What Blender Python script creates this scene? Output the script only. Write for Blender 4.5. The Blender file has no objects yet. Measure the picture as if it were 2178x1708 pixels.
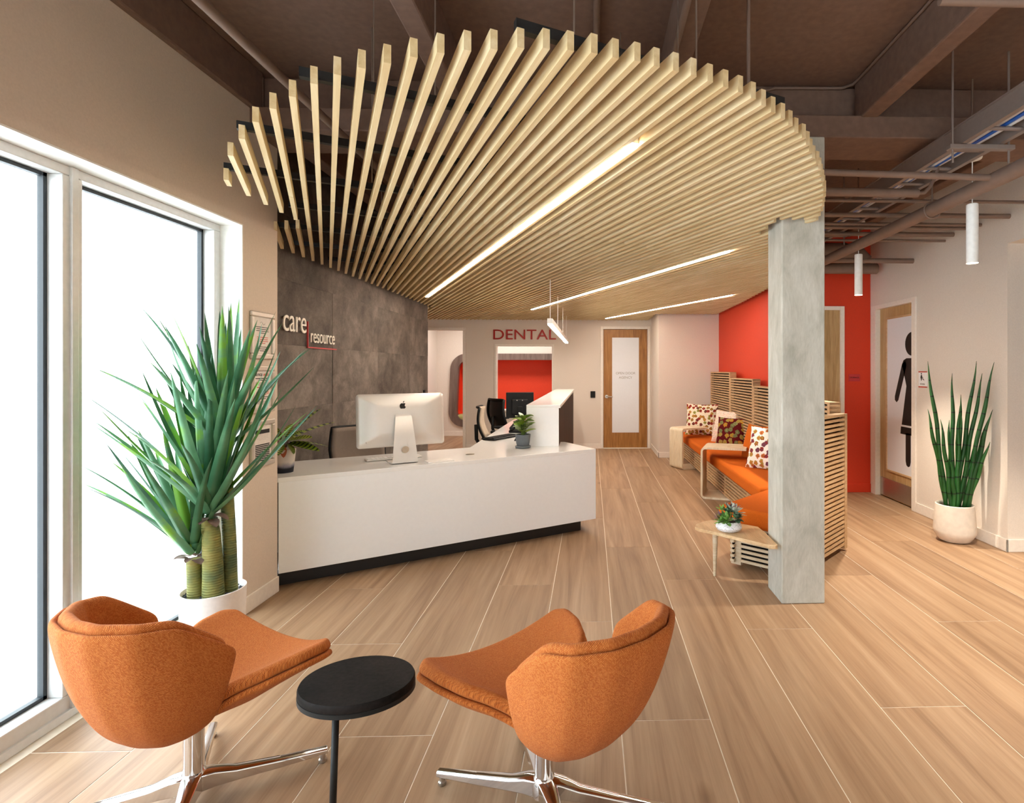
import bpy, math, random
from mathutils import Vector, Matrix, noise
random.seed(7)
S = bpy.context.scene
COL = S.collection
R = math.radians

# ------------------------------------------------------------------ camera, world, exposure
FPX, CXP, CYP, HC, TY = 1180.0, 1295.0, 787.0, 1.45, 0.0322     # focal length in pixels, principal point, camera height, yaw
NY = (1 + TY * TY) ** .5
cam_d = bpy.data.cameras.new('camera'); cam = bpy.data.objects.new('camera', cam_d); COL.objects.link(cam)
cam_d.sensor_fit = 'HORIZONTAL'; cam_d.sensor_width = 36.0; cam_d.lens = FPX / 2178 * 36
cam_d.shift_x = (1089 - CXP) / 2178; cam_d.shift_y = (CYP - 854) / 2178
cam_d.clip_start = .05
cam.location = (0, 0, HC); cam.rotation_euler = (R(90), 0, -math.atan(TY))
S.camera = cam
W = bpy.data.worlds.new('overcast_sky'); S.world = W; W.use_nodes = True
W.node_tree.nodes['Background'].inputs[0].default_value = (.88, .95, 1, 1)
W.node_tree.nodes['Background'].inputs[1].default_value = 7.5
S.view_settings.view_transform = 'Standard'; S.view_settings.look = 'None'
S.view_settings.gamma = 1; S.view_settings.use_curve_mapping = False
S.view_settings.exposure = 0.35
S.cycles.max_bounces = 10; S.cycles.diffuse_bounces = 6; S.cycles.sample_clamp_indirect = 8
S.cycles.caustics_reflective = False; S.cycles.caustics_refractive = False

# ------------------------------------------------------------------ layout helpers: a photo point to a place in the room
def ray(px, py):
    a = (px - CXP) / FPX
    return Vector(((a + TY) / NY, (1 - TY * a) / NY, (CYP - py) / FPX))
def G(px, py, z=0.0):
    r = ray(px, py); t = (z - HC) / r.z
    return Vector((r.x * t, r.y * t, z))
def WX(px, py, X):
    r = ray(px, py); t = X / r.x
    return Vector((X, r.y * t, HC + r.z * t))
def WY(px, py, Y):
    r = ray(px, py); t = Y / r.y
    return Vector((r.x * t, Y, HC + r.z * t))
def DP(px, py, d):
    r = ray(px, py)
    return Vector((r.x * d, r.y * d, HC + r.z * d))

# ------------------------------------------------------------------ materials
def hexc(h):
    h = h.lstrip('#'); out = []
    for i in (0, 2, 4):
        c = int(h[i:i + 2], 16) / 255
        out.append(c / 12.92 if c <= .04045 else ((c + .055) / 1.055) ** 2.4)
    return (*out, 1)
M = {}
class NT:
    def __init__(s, name):
        s.m = bpy.data.materials.new(name); s.m.use_nodes = True; s.t = s.m.node_tree
        s.b = s.t.nodes['Principled BSDF']; M[name] = s.m
    def n(s, typ, **kw):
        x = s.t.nodes.new(typ)
        for k, v in kw.items():
            if hasattr(x, k) and k not in x.inputs: setattr(x, k, v)
            else: x.inputs[k].default_value = v
        return x
    def l(s, a, b): s.t.links.new(a, b)
    def coord(s, kind='Object', scale=(1, 1, 1), rnd=0.0, rot=(0, 0, 0)):
        c = s.n('ShaderNodeTexCoord'); mp = s.n('ShaderNodeMapping'); mp.inputs['Scale'].default_value = scale
        mp.inputs['Rotation'].default_value = rot
        s.l(c.outputs[kind], mp.inputs['Vector'])
        if rnd:
            oi = s.n('ShaderNodeObjectInfo'); mu = s.n('ShaderNodeVectorMath', operation='SCALE')
            cb = s.n('ShaderNodeCombineXYZ'); wn = s.n('ShaderNodeTexWhiteNoise', noise_dimensions='1D')
            s.l(oi.outputs['Random'], wn.inputs['W']); s.l(wn.outputs['Color'], mu.inputs[0]); mu.inputs['Scale'].default_value = rnd
            s.l(mu.outputs[0], mp.inputs['Location'])
        return mp.outputs[0]
    def ramp(s, fac, stops):
        r = s.n('ShaderNodeValToRGB'); e = r.color_ramp.elements
        while len(e) < len(stops): e.new(.5)
        for i, (p, c) in enumerate(stops):
            e[i].position = p; e[i].color = c if not isinstance(c, str) else hexc(c)
        s.l(fac, r.inputs[0]); return r.outputs[0]
    def bump(s, h, strength=.2, dist=.01):
        b = s.n('ShaderNodeBump'); b.inputs['Strength'].default_value = strength; b.inputs['Distance'].default_value = dist
        s.l(h, b.inputs['Height']); s.l(b.outputs[0], s.b.inputs['Normal'])
    def mix(s, f, a, b, mode='MIX'):
        m = s.n('ShaderNodeMix', data_type='RGBA', blend_type=mode)
        for sock, v in ((m.inputs[0], f), (m.inputs[6], a), (m.inputs[7], b)):
            if hasattr(v, 'links'): s.l(v, sock)
            else: sock.default_value = hexc(v) if isinstance(v, str) else v
        return m.outputs[2]
    def set(s, rough=.5, metal=0, spec=.5, color=None, **kw):
        s.b.inputs['Roughness'].default_value = rough; s.b.inputs['Metallic'].default_value = metal
        s.b.inputs['Specular IOR Level'].default_value = spec
        if color is not None:
            if hasattr(color, 'links'): s.l(color, s.b.inputs['Base Color'])
            else: s.b.inputs['Base Color'].default_value = hexc(color) if isinstance(color, str) else color
        for k, v in kw.items(): s.b.inputs[k].default_value = v
        return s.m
def plain(name, col, rough=.5, metal=0, spec=.5, grain=0.04, nscale=40, bump=.0):
    t = NT(name); c = hexc(col) if isinstance(col, str) else col
    v = t.coord('Object'); nz = t.n('ShaderNodeTexNoise', Scale=nscale, Detail=4.0); t.l(v, nz.inputs['Vector'])
    d = tuple(x * (1 - grain) for x in c[:3]) + (1,); u = tuple(min(1, x * (1 + grain)) for x in c[:3]) + (1,)
    t.set(rough, metal, spec, t.ramp(nz.outputs['Fac'], [(.3, d), (.7, u)]))
    if bump: t.bump(nz.outputs['Fac'], bump, .004)
    return t.m
def wood(name, dark, mid, light, stretch=(6, .35, 6), rough=.4, rnd=20., ring=1.2, bump=.05, spec=.4, obj_var=.0):
    t = NT(name); v = t.coord('Object', stretch, rnd)
    n1 = t.n('ShaderNodeTexNoise', Scale=1.6, Detail=8.0, Roughness=.62, Distortion=ring); t.l(v, n1.inputs['Vector'])
    v2 = t.coord('Object', tuple(x * 6 for x in stretch), rnd)
    n2 = t.n('ShaderNodeTexNoise', Scale=2.2, Detail=5.0, Roughness=.7); t.l(v2, n2.inputs['Vector'])
    base = t.ramp(n1.outputs['Fac'], [(.3, dark), (.5, mid), (.72, light)])
    fine = t.ramp(n2.outputs['Fac'], [(.3, (.62, .6, .58, 1)), (.65, (1, 1, 1, 1))])
    col = t.mix(.55, base, fine, 'MULTIPLY')
    if obj_var:
        oi = t.n('ShaderNodeObjectInfo')
        tint = t.ramp(oi.outputs['Random'], [(0, (1 - obj_var, 1 - obj_var, 1 - obj_var * .9, 1)), (1, (1, 1, 1, 1))])
        col = t.mix(1.0, col, tint, 'MULTIPLY')
    t.set(rough, 0, spec, col)
    if bump: t.bump(n2.outputs['Fac'], bump, .004)
    return t.m
def emit(name, col, strength):
    t = NT(name); t.set(.5, 0, .2, col); t.b.inputs['Emission Color'].default_value = hexc(col) if isinstance(col, str) else col
    t.b.inputs['Emission Strength'].default_value = strength
    return t.m

# floor planks: oak-look porcelain
def floor_mat():
    t = NT('oak_plank')
    v = t.coord('Object', (9.0, .42, 4), 30.)
    n1 = t.n('ShaderNodeTexNoise', Scale=1.3, Detail=9.0, Roughness=.55, Distortion=1.1); t.l(v, n1.inputs['Vector'])
    v2 = t.coord('Object', (55, 1.6, 20), 30.)
    n2 = t.n('ShaderNodeTexNoise', Scale=1.5, Detail=6.0, Roughness=.7); t.l(v2, n2.inputs['Vector'])
    v3 = t.coord('Object', (2.6, 1.1, 2.6), 30.)
    kn = t.n('ShaderNodeTexVoronoi', Scale=1.0); t.l(v3, kn.inputs['Vector'])
    base = t.ramp(n1.outputs['Fac'], [(.28, '8c6d52'), (.45, 'a28265'), (.58, 'ad8e70'), (.75, 'b99c7f')])
    fine = t.ramp(n2.outputs['Fac'], [(.3, (.66, .62, .58, 1)), (.62, (1, 1, 1, 1))])
    col = t.mix(.45, base, fine, 'MULTIPLY')
    knot = t.ramp(kn.outputs['Distance'], [(0, (.35, .27, .2, 1)), (.035, (.55, .45, .36, 1)), (.1, (1, 1, 1, 1))])
    col = t.mix(.7, col, knot, 'MULTIPLY')
    oi = t.n('ShaderNodeObjectInfo')
    tint = t.ramp(oi.outputs['Random'], [(0, (.86, .85, .84, 1)), (.5, (1, .98, .96, 1)), (1, (1, 1, 1, 1))])
    col = t.mix(1.0, col, tint, 'MULTIPLY')
    t.set(.45, 0, .3, col); t.bump(n2.outputs['Fac'], .06, .003)
floor_mat()
plain('grout', 'f0e6d6', .8)
plain('wall_beige', 'dccdbe', .75, nscale=120, bump=.03)
plain('wall_white', 'e4dacf', .75, nscale=120, bump=.03)
plain('trim_white', 'f0e8de', .45)
plain('wall_red', 'd63a16', .6, nscale=80)
plain('ceiling_brown', '7a6155', .9, nscale=25, grain=.1, bump=.05)
plain('pipe_brown', '806a5e', .6, nscale=20, grain=.06)
plain('tray_grey', '9a8c86', .45, metal=.3)
plain('alu_frame', 'd9d9d8', .4, metal=.15)
plain('gasket', '2c343a', .5)
plain('white_laminate', 'f2f1f1', .22, spec=.5, grain=.01)
plain('white_quartz', 'f0eeec', .12, spec=.6, grain=.01)
plain('black_kick', '1b1715', .5)
plain('black_plastic', '0b0b0c', .5, spec=.3)
plain('black_metal', '0d0d0d', .5, metal=.0, spec=.3)
plain('black_rail', '15181a', .5)
plain('white_paint', 'f6f6f4', .35)
plain('silver', 'e2ddd8', .42, metal=.35, grain=.01)
plain('chrome', 'e6e6e8', .09, metal=1.0, grain=.01)
plain('steel', 'b8b0a6', .3, metal=.9)
plain('paper', 'e9e2dc', .6)
plain('print_black', '0d0b0b', .6)
plain('print_red', 'c8452c', .6)
plain('print_grey', '9a938e', .6)
plain('frame_silver', 'c7bdb2', .35, metal=.35)
plain('sign_cream', 'fff4e6', .4)
plain('sign_red', 'c23538', .45)
plain('dental_red', 'a81708', .4)
plain('frosted_glass', 'e6e8ee', .25, grain=.01)
plain('grey_mesh', '8f7f73', .8)
plain('chair_pad', 'b8a692', .75)
plain('slate_pot', '5e656b', .45)
plain('white_pot', 'eeeceb', .45)
plain('stone_pot', 'e6dccf', .8, grain=.06, nscale=25, bump=.06)
plain('soil', '2a2320', .9)
plain('pebble', 'd7cfbf', .7, grain=.2)
plain('gravel', '4a4f5e', .7, grain=.35, nscale=90)
plain('cable_blue', '1f63c8', .4)
plain('cable_white', 'e9ecef', .4)
plain('brown_husk', '6e574c', .8, grain=.25, nscale=30)
plain('terracotta_leaf', 'a3512b', .6)
plain('outside_ground', 'efefef', .9)
plain('blue_glaze', '20242e', .5)
plain('gap_shade_board', '120d0a', .9, spec=.1)
plain('board_red', 'e8401a', .6)
emit('strip_glow', (1, .89, .76, 1), 36)
emit('panel_glow', (1, .95, .9, 1), 9)
emit('pendant_glow', (1, .89, .76, 1), 60)
emit('downlight_glow', (1, .84, .62, 1), 60)

def slat_maple():
    t = NT('maple')
    v = t.coord('Object', (14, .8, 14), 40., rot=(0, 0, 0))
    n1 = t.n('ShaderNodeTexNoise', Scale=1.5, Detail=7.0, Roughness=.6, Distortion=.6); t.l(v, n1.inputs['Vector'])
    col = t.ramp(n1.outputs['Fac'], [(.3, 'cdb283'), (.5, 'dcc598'), (.7, 'e9d7b2')])
    t.set(.5, 0, .35, col)
slat_maple()
wood('ply_bench', 'b98f64', 'cda77c', 'ddbe95', (4, 18, 30), .5, obj_var=.12)
wood('ply_edge', 'cdb391', 'dcc8a9', 'e9dac2', (4, 4, 30), .5, obj_var=.12)
wood('ply_pale', 'e4cda8', 'f0debf', 'f8ebd4', (7, 7, .9), .45)
wood('oak_light', 'c9a377', 'dab98e', 'e6ccA6', (7, .9, 7), .4)
wood('oak_door', '8a5c2a', 'a87439', 'bd8b4c', (7, 7, .5), .4, ring=2.2)
wood('oak_pale_door', 'a98655', 'bf9d6c', 'd0b184', (7, 7, .5), .4, ring=2.2)
wood('walnut', '1f0f07', '371b0b', '4d2812', (10, 14, .4), .6, spec=.15)
wood('greywood', '5c4b42', '75625a', '8a786e', (9, 9, .6), .5)

def stone_mat():
    t = NT('slate_tile')
    v = t.coord('Object', (2.2, 2.2, 2.2), 30., rot=(.5, 0, 0))
    n1 = t.n('ShaderNodeTexNoise', Scale=1.2, Detail=14.0, Roughness=.74, Distortion=.25); t.l(v, n1.inputs['Vector'])
    v2 = t.coord('Object', (60, 60, 22), 30., rot=(.9, .2, 0))
    n2 = t.n('ShaderNodeTexNoise', Scale=2.0, Detail=10.0, Roughness=.8, Distortion=.3); t.l(v2, n2.inputs['Vector'])
    v3 = t.coord('Object', (.7, .7, .7), 30., rot=(.8, 0, 0))
    w = t.n('ShaderNodeTexWave', Scale=.55, Distortion=7.0, Detail=5.0); w.inputs['Detail Scale'].default_value = 1.6; t.l(v3, w.inputs['Vector'])
    base = t.ramp(n1.outputs['Fac'], [(.36, '5f564f'), (.5, '7f746b'), (.64, '9c9187')])
    fine = t.ramp(n2.outputs['Fac'], [(.35, (.45, .43, .41, 1)), (.65, (1.0, 1.0, 1.0, 1))])
    col = t.mix(.7, base, fine, 'MULTIPLY')
    vein = t.ramp(w.outputs['Fac'], [(.0, (.55, .53, .5, 1)), (.03, (1, 1, 1, 1))])
    col = t.mix(.5, col, vein, 'MULTIPLY')
    oi = t.n('ShaderNodeObjectInfo'); tint = t.ramp(oi.outputs['Random'], [(0, (.72, .71, .70, 1)), (1, (1, 1, 1, 1))])
    col = t.mix(1.0, col, tint, 'MULTIPLY')
    t.set(.62, 0, .35, col)
    ad = t.n('ShaderNodeMath', operation='ADD'); t.l(n1.outputs['Fac'], ad.inputs[0]); t.l(n2.outputs['Fac'], ad.inputs[1])
    t.bump(ad.outputs[0], .5, .012)
stone_mat()
def concrete_mat():
    t = NT('concrete')
    v = t.coord('Object', (3, 3, 1.2)); n1 = t.n('ShaderNodeTexNoise', Scale=2.2, Detail=10.0, Roughness=.65, Distortion=.8); t.l(v, n1.inputs['Vector'])
    v2 = t.coord('Object', (70, 70, 12)); n2 = t.n('ShaderNodeTexNoise', Scale=1.5, Detail=8.0, Distortion=.8); t.l(v2, n2.inputs['Vector'])
    v3 = t.coord('Object', (10, 10, 10)); vo = t.n('ShaderNodeTexVoronoi', Scale=2.2); t.l(v3, vo.inputs['Vector'])
    base = t.ramp(n1.outputs['Fac'], [(.3, 'a9a79c'), (.5, 'c1bfb5'), (.7, 'd2d0c8')])
    fine = t.ramp(n2.outputs['Fac'], [(.3, (.84, .84, .83, 1)), (.6, (1, 1, 1, 1))])
    col = t.mix(.7, base, fine, 'MULTIPLY')
    pit = t.ramp(vo.outputs['Distance'], [(0, (.5, .5, .48, 1)), (.05, (1, 1, 1, 1))])
    col = t.mix(.5, col, pit, 'MULTIPLY')
    t.set(.7, 0, .3, col); t.bump(n2.outputs['Fac'], .12, .004)
concrete_mat()
def fabric(name, c1, c2, gap, uv=True, scale=250.):
    t = NT(name)
    v = t.coord('UV' if uv else 'Object', (scale, scale, scale), rot=(0, 0, .5))
    b = t.n('ShaderNodeTexBrick', Scale=1.0); b.inputs['Color1'].default_value = hexc(c1); b.inputs['Color2'].default_value = hexc(c2)
    b.inputs['Mortar'].default_value = hexc(gap); b.inputs['Mortar Size'].default_value = .09; b.inputs['Mortar Smooth'].default_value = .8
    b.inputs['Brick Width'].default_value = 1.0; b.inputs['Row Height'].default_value = .6; b.offset = .5
    t.l(v, b.inputs['Vector'])
    inv = t.n('ShaderNodeMath', operation='SUBTRACT'); inv.inputs[0].default_value = 1.0; t.l(b.outputs['Fac'], inv.inputs[1])
    t.set(.85, 0, .15, b.outputs['Color']); t.bump(inv.outputs[0], .6, .0025)
    t.b.inputs['Sheen Weight'].default_value = .05; t.b.inputs['Sheen Roughness'].default_value = .5
fabric('orange_knit', 'd98442', 'bd6428', '5e260a')
plain('orange_felt', 'c9621c', .9, grain=.16, nscale=260, bump=.25, spec=.1)
def floral(name, ground, cols, scale, rad=.42):
    t = NT(name); v = t.coord('UV', (scale, scale, scale))
    nz = t.n('ShaderNodeTexNoise', Scale=3.2, Detail=1.0); t.l(v, nz.inputs['Vector'])
    sb = t.n('ShaderNodeVectorMath', operation='MULTIPLY_ADD'); sb.inputs[1].default_value = (.5, .5, .5); t.l(nz.outputs['Color'], sb.inputs[0]); t.l(v, sb.inputs[2])
    vo = t.n('ShaderNodeTexVoronoi', Scale=1.0, Randomness=.8); vo.voronoi_dimensions = '2D'; t.l(sb.outputs[0], vo.inputs['Vector'])
    sp = t.n('ShaderNodeSeparateColor'); t.l(vo.outputs['Color'], sp.inputs[0])
    n = len(cols); r = t.n('ShaderNodeValToRGB'); r.color_ramp.interpolation = 'CONSTANT'; e = r.color_ramp.elements
    while len(e) < n: e.new(.5)
    for i, c in enumerate(cols): e[i].position = i / n; e[i].color = hexc(c)
    t.l(sp.outputs[0], r.inputs[0])
    r2 = t.n('ShaderNodeValToRGB'); r2.color_ramp.interpolation = 'CONSTANT'; e2 = r2.color_ramp.elements
    while len(e2) < n: e2.new(.5)
    for i, c in enumerate(cols): e2[i].position = i / n; e2[i].color = hexc(cols[(i + 2) % n])
    t.l(sp.outputs[0], r2.inputs[0])
    core = t.n('ShaderNodeMath', operation='LESS_THAN'); core.inputs[1].default_value = rad * .42; t.l(vo.outputs['Distance'], core.inputs[0])
    pet = t.n('ShaderNodeMath', operation='LESS_THAN'); pet.inputs[1].default_value = rad; t.l(vo.outputs['Distance'], pet.inputs[0])
    c = t.mix(core.outputs[0], r.outputs[0], r2.outputs[0]); c = t.mix(pet.outputs[0], ground, c)
    t.set(.85, 0, .1, c)
floral('floral_cream', 'efe3cb', ['7d2f2a', '8d6a2e', 'a3362a', 'b9742e', '6b3a35', '9aa05a'], 8.5, .40)
floral('floral_maroon', '5c1416', ['8c8a58', 'b9802a', '77764a', '9c8a4a', '6e6f46', 'a88b3a'], 5.5, .40)
floral('floral_white', 'f4efe4', ['7a4654', '9a5a2c', '8d2f2a', 'a88a3c', '6e3f4d', 'b96a3a'], 7.0, .38)
floral('pale_print', 'ecd9c8', ['e3b9a2', 'd9c7b6', 'e8c6b2', 'cfc4bb'], 16., .35)
def plaid():
    t = NT('plaid_cushion'); v = t.coord('Object', (30, 30, 30)); w = t.n('ShaderNodeTexWave', Scale=.6); t.l(v, w.inputs['Vector'])
    t.set(.85, 0, .1, t.ramp(w.outputs['Fac'], [(.2, '8f9149'), (.5, 'e3dcb8'), (.8, 'b7b06a')]))
plaid()
def leaf_mat(name, dark, light, rough=.4, band=None):
    t = NT(name); v = t.coord('Object', (1, 1, 1), 10.)
    n1 = t.n('ShaderNodeTexNoise', Scale=6.0, Detail=5.0); t.l(v, n1.inputs['Vector'])
    oi = t.n('ShaderNodeObjectInfo')
    ad = t.n('ShaderNodeMath', operation='MULTIPLY_ADD'); t.l(oi.outputs['Random'], ad.inputs[0]); ad.inputs[1].default_value = .5
    t.l(n1.outputs['Fac'], ad.inputs[2])
    col = t.ramp(ad.outputs[0], [(.35, dark), (1.0, light)] if name != 'agave_leaf' else [(.35, dark), (.62, '3c7350'), (.88, '63966f'), (.95, '74a83c')])
    if band:
        u = t.coord('UV', (1, 1, 1)); sx = t.n('ShaderNodeSeparateXYZ'); t.l(u, sx.inputs[0])
        w = t.n('ShaderNodeMath', operation='FRACT'); mu = t.n('ShaderNodeMath', operation='MULTIPLY'); mu.inputs[1].default_value = band[0]
        t.l(sx.outputs['Y'], mu.inputs[0]); t.l(mu.outputs[0], w.inputs[0])
        lt = t.n('ShaderNodeMath', operation='LESS_THAN'); lt.inputs[1].default_value = band[1]; t.l(w.outputs[0], lt.inputs[0])
        col = t.mix(lt.outputs[0], col, band[2])
    t.set(rough, 0, .4, col)
leaf_mat('agave_leaf', '1f4a34', '6fa061', .42)
leaf_mat('snake_leaf', '12401c', '2f6b2c', .45, (9, .07, '0a1d0c'))
leaf_mat('glossy_leaf', '3b5e16', '8ba63a', .35)
leaf_mat('calathea_leaf', '55701c', '9fae3c', .4, (8, .42, '1d2a12'))
leaf_mat('succulent_green', '4f8a35', '9cc26a', .45)
leaf_mat('succulent_grey', '8fa596', 'd7d9c9', .5)
leaf_mat('succulent_purple', '5c3340', '9a7a86', .5)
leaf_mat('succulent_dark', '2f4a36', '6d8a6a', .45)
def trunk_mat():
    t = NT('agave_trunk'); v = t.coord('Object', (1, 1, 1)); n1 = t.n('ShaderNodeTexNoise', Scale=9.0, Detail=4.0); t.l(v, n1.inputs['Vector'])
    w = t.n('ShaderNodeTexWave', Scale=26.0, Distortion=1.5); w.bands_direction = 'Z'; t.l(v, w.inputs['Vector'])
    t.set(.7, 0, .3, t.ramp(n1.outputs['Fac'], [(.35, '55694a'), (.55, '8a8a4d'), (.7, 'a3985a')])); t.bump(w.outputs['Fac'], .6, .006)
trunk_mat()
def terrazzo(name, ground, chip, scale=60.):
    t = NT(name); v = t.coord('Object', (scale, scale, scale)); vo = t.n('ShaderNodeTexVoronoi', Scale=1.0); t.l(v, vo.inputs['Vector'])
    t.set(.5, 0, .4, t.ramp(vo.outputs['Distance'], [(.22, chip), (.3, ground)]))
terrazzo('terrazzo', 'ecebf0', '4a4858', 130.)
def dipped():
    t = NT('dipped_pot'); v = t.coord('Object', (1, 1, 1)); nz = t.n('ShaderNodeTexNoise', Scale=14.0, Detail=4.0); t.l(v, nz.inputs['Vector'])
    sx = t.n('ShaderNodeSeparateXYZ'); t.l(v, sx.inputs[0])
    ma = t.n('ShaderNodeMath', operation='MULTIPLY_ADD'); t.l(nz.outputs['Fac'], ma.inputs[0]); ma.inputs[1].default_value = .05; t.l(sx.outputs['Z'], ma.inputs[2])
    t.set(.7, 0, .3, t.ramp(ma.outputs[0], [(.06, '23242c'), (.075, '8a8590'), (.1, 'cfc4b9')]))
dipped()
def felt_black():
    t = NT('table_black'); v = t.coord('Object', (1, 1, 1)); n1 = t.n('ShaderNodeTexNoise', Scale=90.0, Detail=6.0); t.l(v, n1.inputs['Vector'])
    n2 = t.n('ShaderNodeTexNoise', Scale=6.0, Detail=3.0); t.l(v, n2.inputs['Vector'])
    c = t.ramp(n1.outputs['Fac'], [(.35, '080706'), (.7, '1d1917')]); t.set(.6, 0, .08, t.mix(.4, c, t.ramp(n2.outputs['Fac'], [(.3, '0e0d0d'), (.7, '332b28')])))
    t.bump(n1.outputs['Fac'], .2, .002)
felt_black()
def glass_mat():
    t = NT('window_glass'); nt = t.t; nt.nodes.remove(t.b)
    tr = t.n('ShaderNodeBsdfTransparent'); gl = t.n('ShaderNodeBsdfGlossy'); gl.inputs['Roughness'].default_value = .02
    lw = t.n('ShaderNodeLayerWeight', Blend=.5); pw = t.n('ShaderNodeMath', operation='POWER'); pw.inputs[1].default_value = 5; t.l(lw.outputs['Facing'], pw.inputs[0])
    fr = t.n('ShaderNodeMath', operation='MULTIPLY_ADD'); fr.inputs[1].default_value = .8; fr.inputs[2].default_value = .03; t.l(pw.outputs[0], fr.inputs[0]); mx = t.n('ShaderNodeMixShader')
    tr.inputs[0].default_value = (.96, .98, .98, 1)
    t.l(fr.outputs[0], mx.inputs[0]); t.l(tr.outputs[0], mx.inputs[1]); t.l(gl.outputs[0], mx.inputs[2])
    t.l(mx.outputs[0], nt.nodes['Material Output'].inputs[0])
glass_mat()

# ------------------------------------------------------------------ mesh helpers
class MB:
    def __init__(s): s.v = []; s.f = []; s.uv = []
    def add(s, vs, fs):
        o = len(s.v); s.v += [tuple(p) for p in vs]; s.f += [tuple(i + o for i in f) for f in fs]; return s
    def box(s, x0, x1, y0, y1, z0, z1):
        return s.add([(x0, y0, z0), (x1, y0, z0), (x1, y1, z0), (x0, y1, z0), (x0, y0, z1), (x1, y0, z1), (x1, y1, z1), (x0, y1, z1)],
                     [(0, 3, 2, 1), (4, 5, 6, 7), (0, 1, 5, 4), (1, 2, 6, 5), (2, 3, 7, 6), (3, 0, 4, 7)])
    def obox(s, c, ax, ay, az):      # centre and half-axis vectors
        c, ax, ay, az = map(Vector, (c, ax, ay, az))
        vs = [c + i * ax + j * ay + k * az for k in (-1, 1) for i, j in ((-1, -1), (1, -1), (1, 1), (-1, 1))]
        return s.add(vs, [(0, 3, 2, 1), (4, 5, 6, 7), (0, 1, 5, 4), (1, 2, 6, 5), (2, 3, 7, 6), (3, 0, 4, 7)])
    def prism(s, poly, z0, z1):
        n = len(poly); a = sum(poly[i][0] * poly[(i + 1) % n][1] - poly[(i + 1) % n][0] * poly[i][1] for i in range(n))
        if a < 0: poly = poly[::-1]
        return s.add([(x, y, z0) for x, y in poly] + [(x, y, z1) for x, y in poly],
                     [tuple(range(n))[::-1], tuple(range(n, 2 * n))] + [(i, (i + 1) % n, n + (i + 1) % n, n + i) for i in range(n)])
    def slab(s, poly, o, u, w, t):   # polygon drawn in plane (origin o, axes u, w), thickened along u x w by t
        o, u, w = Vector(o), Vector(u), Vector(w); nn = u.cross(w).normalized() * t; n = len(poly)
        a = [o + u * x + w * y for x, y in poly]; b = [p + nn for p in a]
        return s.add(a + b, [tuple(range(n))[::-1], tuple(range(n, 2 * n))] + [(i, (i + 1) % n, n + (i + 1) % n, n + i) for i in range(n)])
    def tube(s, pts, r, seg=10, caps=True):
        pts = [Vector(p) for p in pts]; n = len(pts); rr = r if isinstance(r, (list, tuple)) else [r] * n
        base = len(s.v); up = Vector((0, 0, 1)); prev = None
        for i, p in enumerate(pts):
            d = (pts[min(i + 1, n - 1)] - pts[max(i - 1, 0)]).normalized()
            if prev is None:
                a = d.cross(up)
                if a.length < 1e-4: a = d.cross(Vector((1, 0, 0)))
                a.normalize()
            else:
                a = (prev - d * prev.dot(d)).normalized()
            prev = a; b = d.cross(a)
            for k in range(seg):
                t = 2 * math.pi * k / seg; q = p + (a * math.cos(t) + b * math.sin(t)) * rr[i]; s.v.append(tuple(q))
        for i in range(n - 1):
            for k in range(seg):
                k2 = (k + 1) % seg; s.f.append((base + i * seg + k, base + i * seg + k2, base + (i + 1) * seg + k2, base + (i + 1) * seg + k))
        if caps:
            s.f.append(tuple(base + k for k in range(seg))[::-1]); s.f.append(tuple(base + (n - 1) * seg + k for k in range(seg)))
        return s
    def lathe(s, prof, c=(0, 0, 0), seg=32, caps=True):
        base = len(s.v); n = len(prof); sy = 1.0
        for r, z in prof:
            for k in range(seg):
                t = 2 * math.pi * k / seg; s.v.append((c[0] + r * math.cos(t), c[1] + r * math.sin(t) * sy, c[2] + z))
        for i in range(n - 1):
            for k in range(seg):
                k2 = (k + 1) % seg; s.f.append((base + i * seg + k, base + i * seg + k2, base + (i + 1) * seg + k2, base + (i + 1) * seg + k))
        if caps:
            s.f.append(tuple(base + k for k in range(seg))[::-1]); s.f.append(tuple(base + (n - 1) * seg + k for k in range(seg)))
        return s
    def grid(s, fn, nu, nv):
        base = len(s.v)
        for i in range(nu + 1):
            for j in range(nv + 1):
                s.v.append(tuple(fn(i / nu, j / nv)))
        for i in range(nu):
            for j in range(nv):
                a = base + i * (nv + 1) + j; s.f.append((a, a + nv + 1, a + nv + 2, a + 1))
        return s
    def mesh(s, name, mat, smooth=False):
        me = bpy.data.meshes.new(name); me.from_pydata(s.v, [], s.f); me.validate()
        if mat: me.materials.append(M[mat])
        if smooth:
            for p in me.polygons: p.use_smooth = True
        if s.uv:
            l = me.uv_layers.new(name='UVMap')
            for lp in me.loops: l.data[lp.index].uv = s.uv[lp.vertex_index]
        return me
    def build(s, name, mat, parent=None, smooth=False, bevel=0, seg=2):
        o = link(name, s.mesh(name, mat, smooth), parent)
        if bevel:
            b = o.modifiers.new('bevel', 'BEVEL'); b.width = bevel; b.segments = seg; b.limit_method = 'ANGLE'; b.angle_limit = R(40)
        return o
def link(name, data, parent=None):
    o = bpy.data.objects.new(name, data); COL.objects.link(o)
    if parent is not None:
        o.parent = parent
        p = parent; m = Matrix.Identity(4); chain = []
        while p is not None and 'world_built' in p: chain.append(p); p = None
        if parent.get('world_built'): o.matrix_parent_inverse = Matrix.Translation(-Vector(parent.location))
    return o
def thing(name, label, cat, loc=(0, 0, 0), group=None, world=True):
    """Empty at the thing's base; with world=True its parts are given in room coordinates."""
    o = bpy.data.objects.new(name, None); COL.objects.link(o); o.empty_display_size = .1
    o.location = loc; o['label'] = label; o['category'] = cat
    if group: o['group'] = group
    if world: o['world_built'] = 1
    return o
def tag(o, label, cat, group=None):
    o['label'] = label; o['category'] = cat
    if group: o['group'] = group
    return o
def struct(o): o['kind'] = 'structure'; return o
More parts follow.
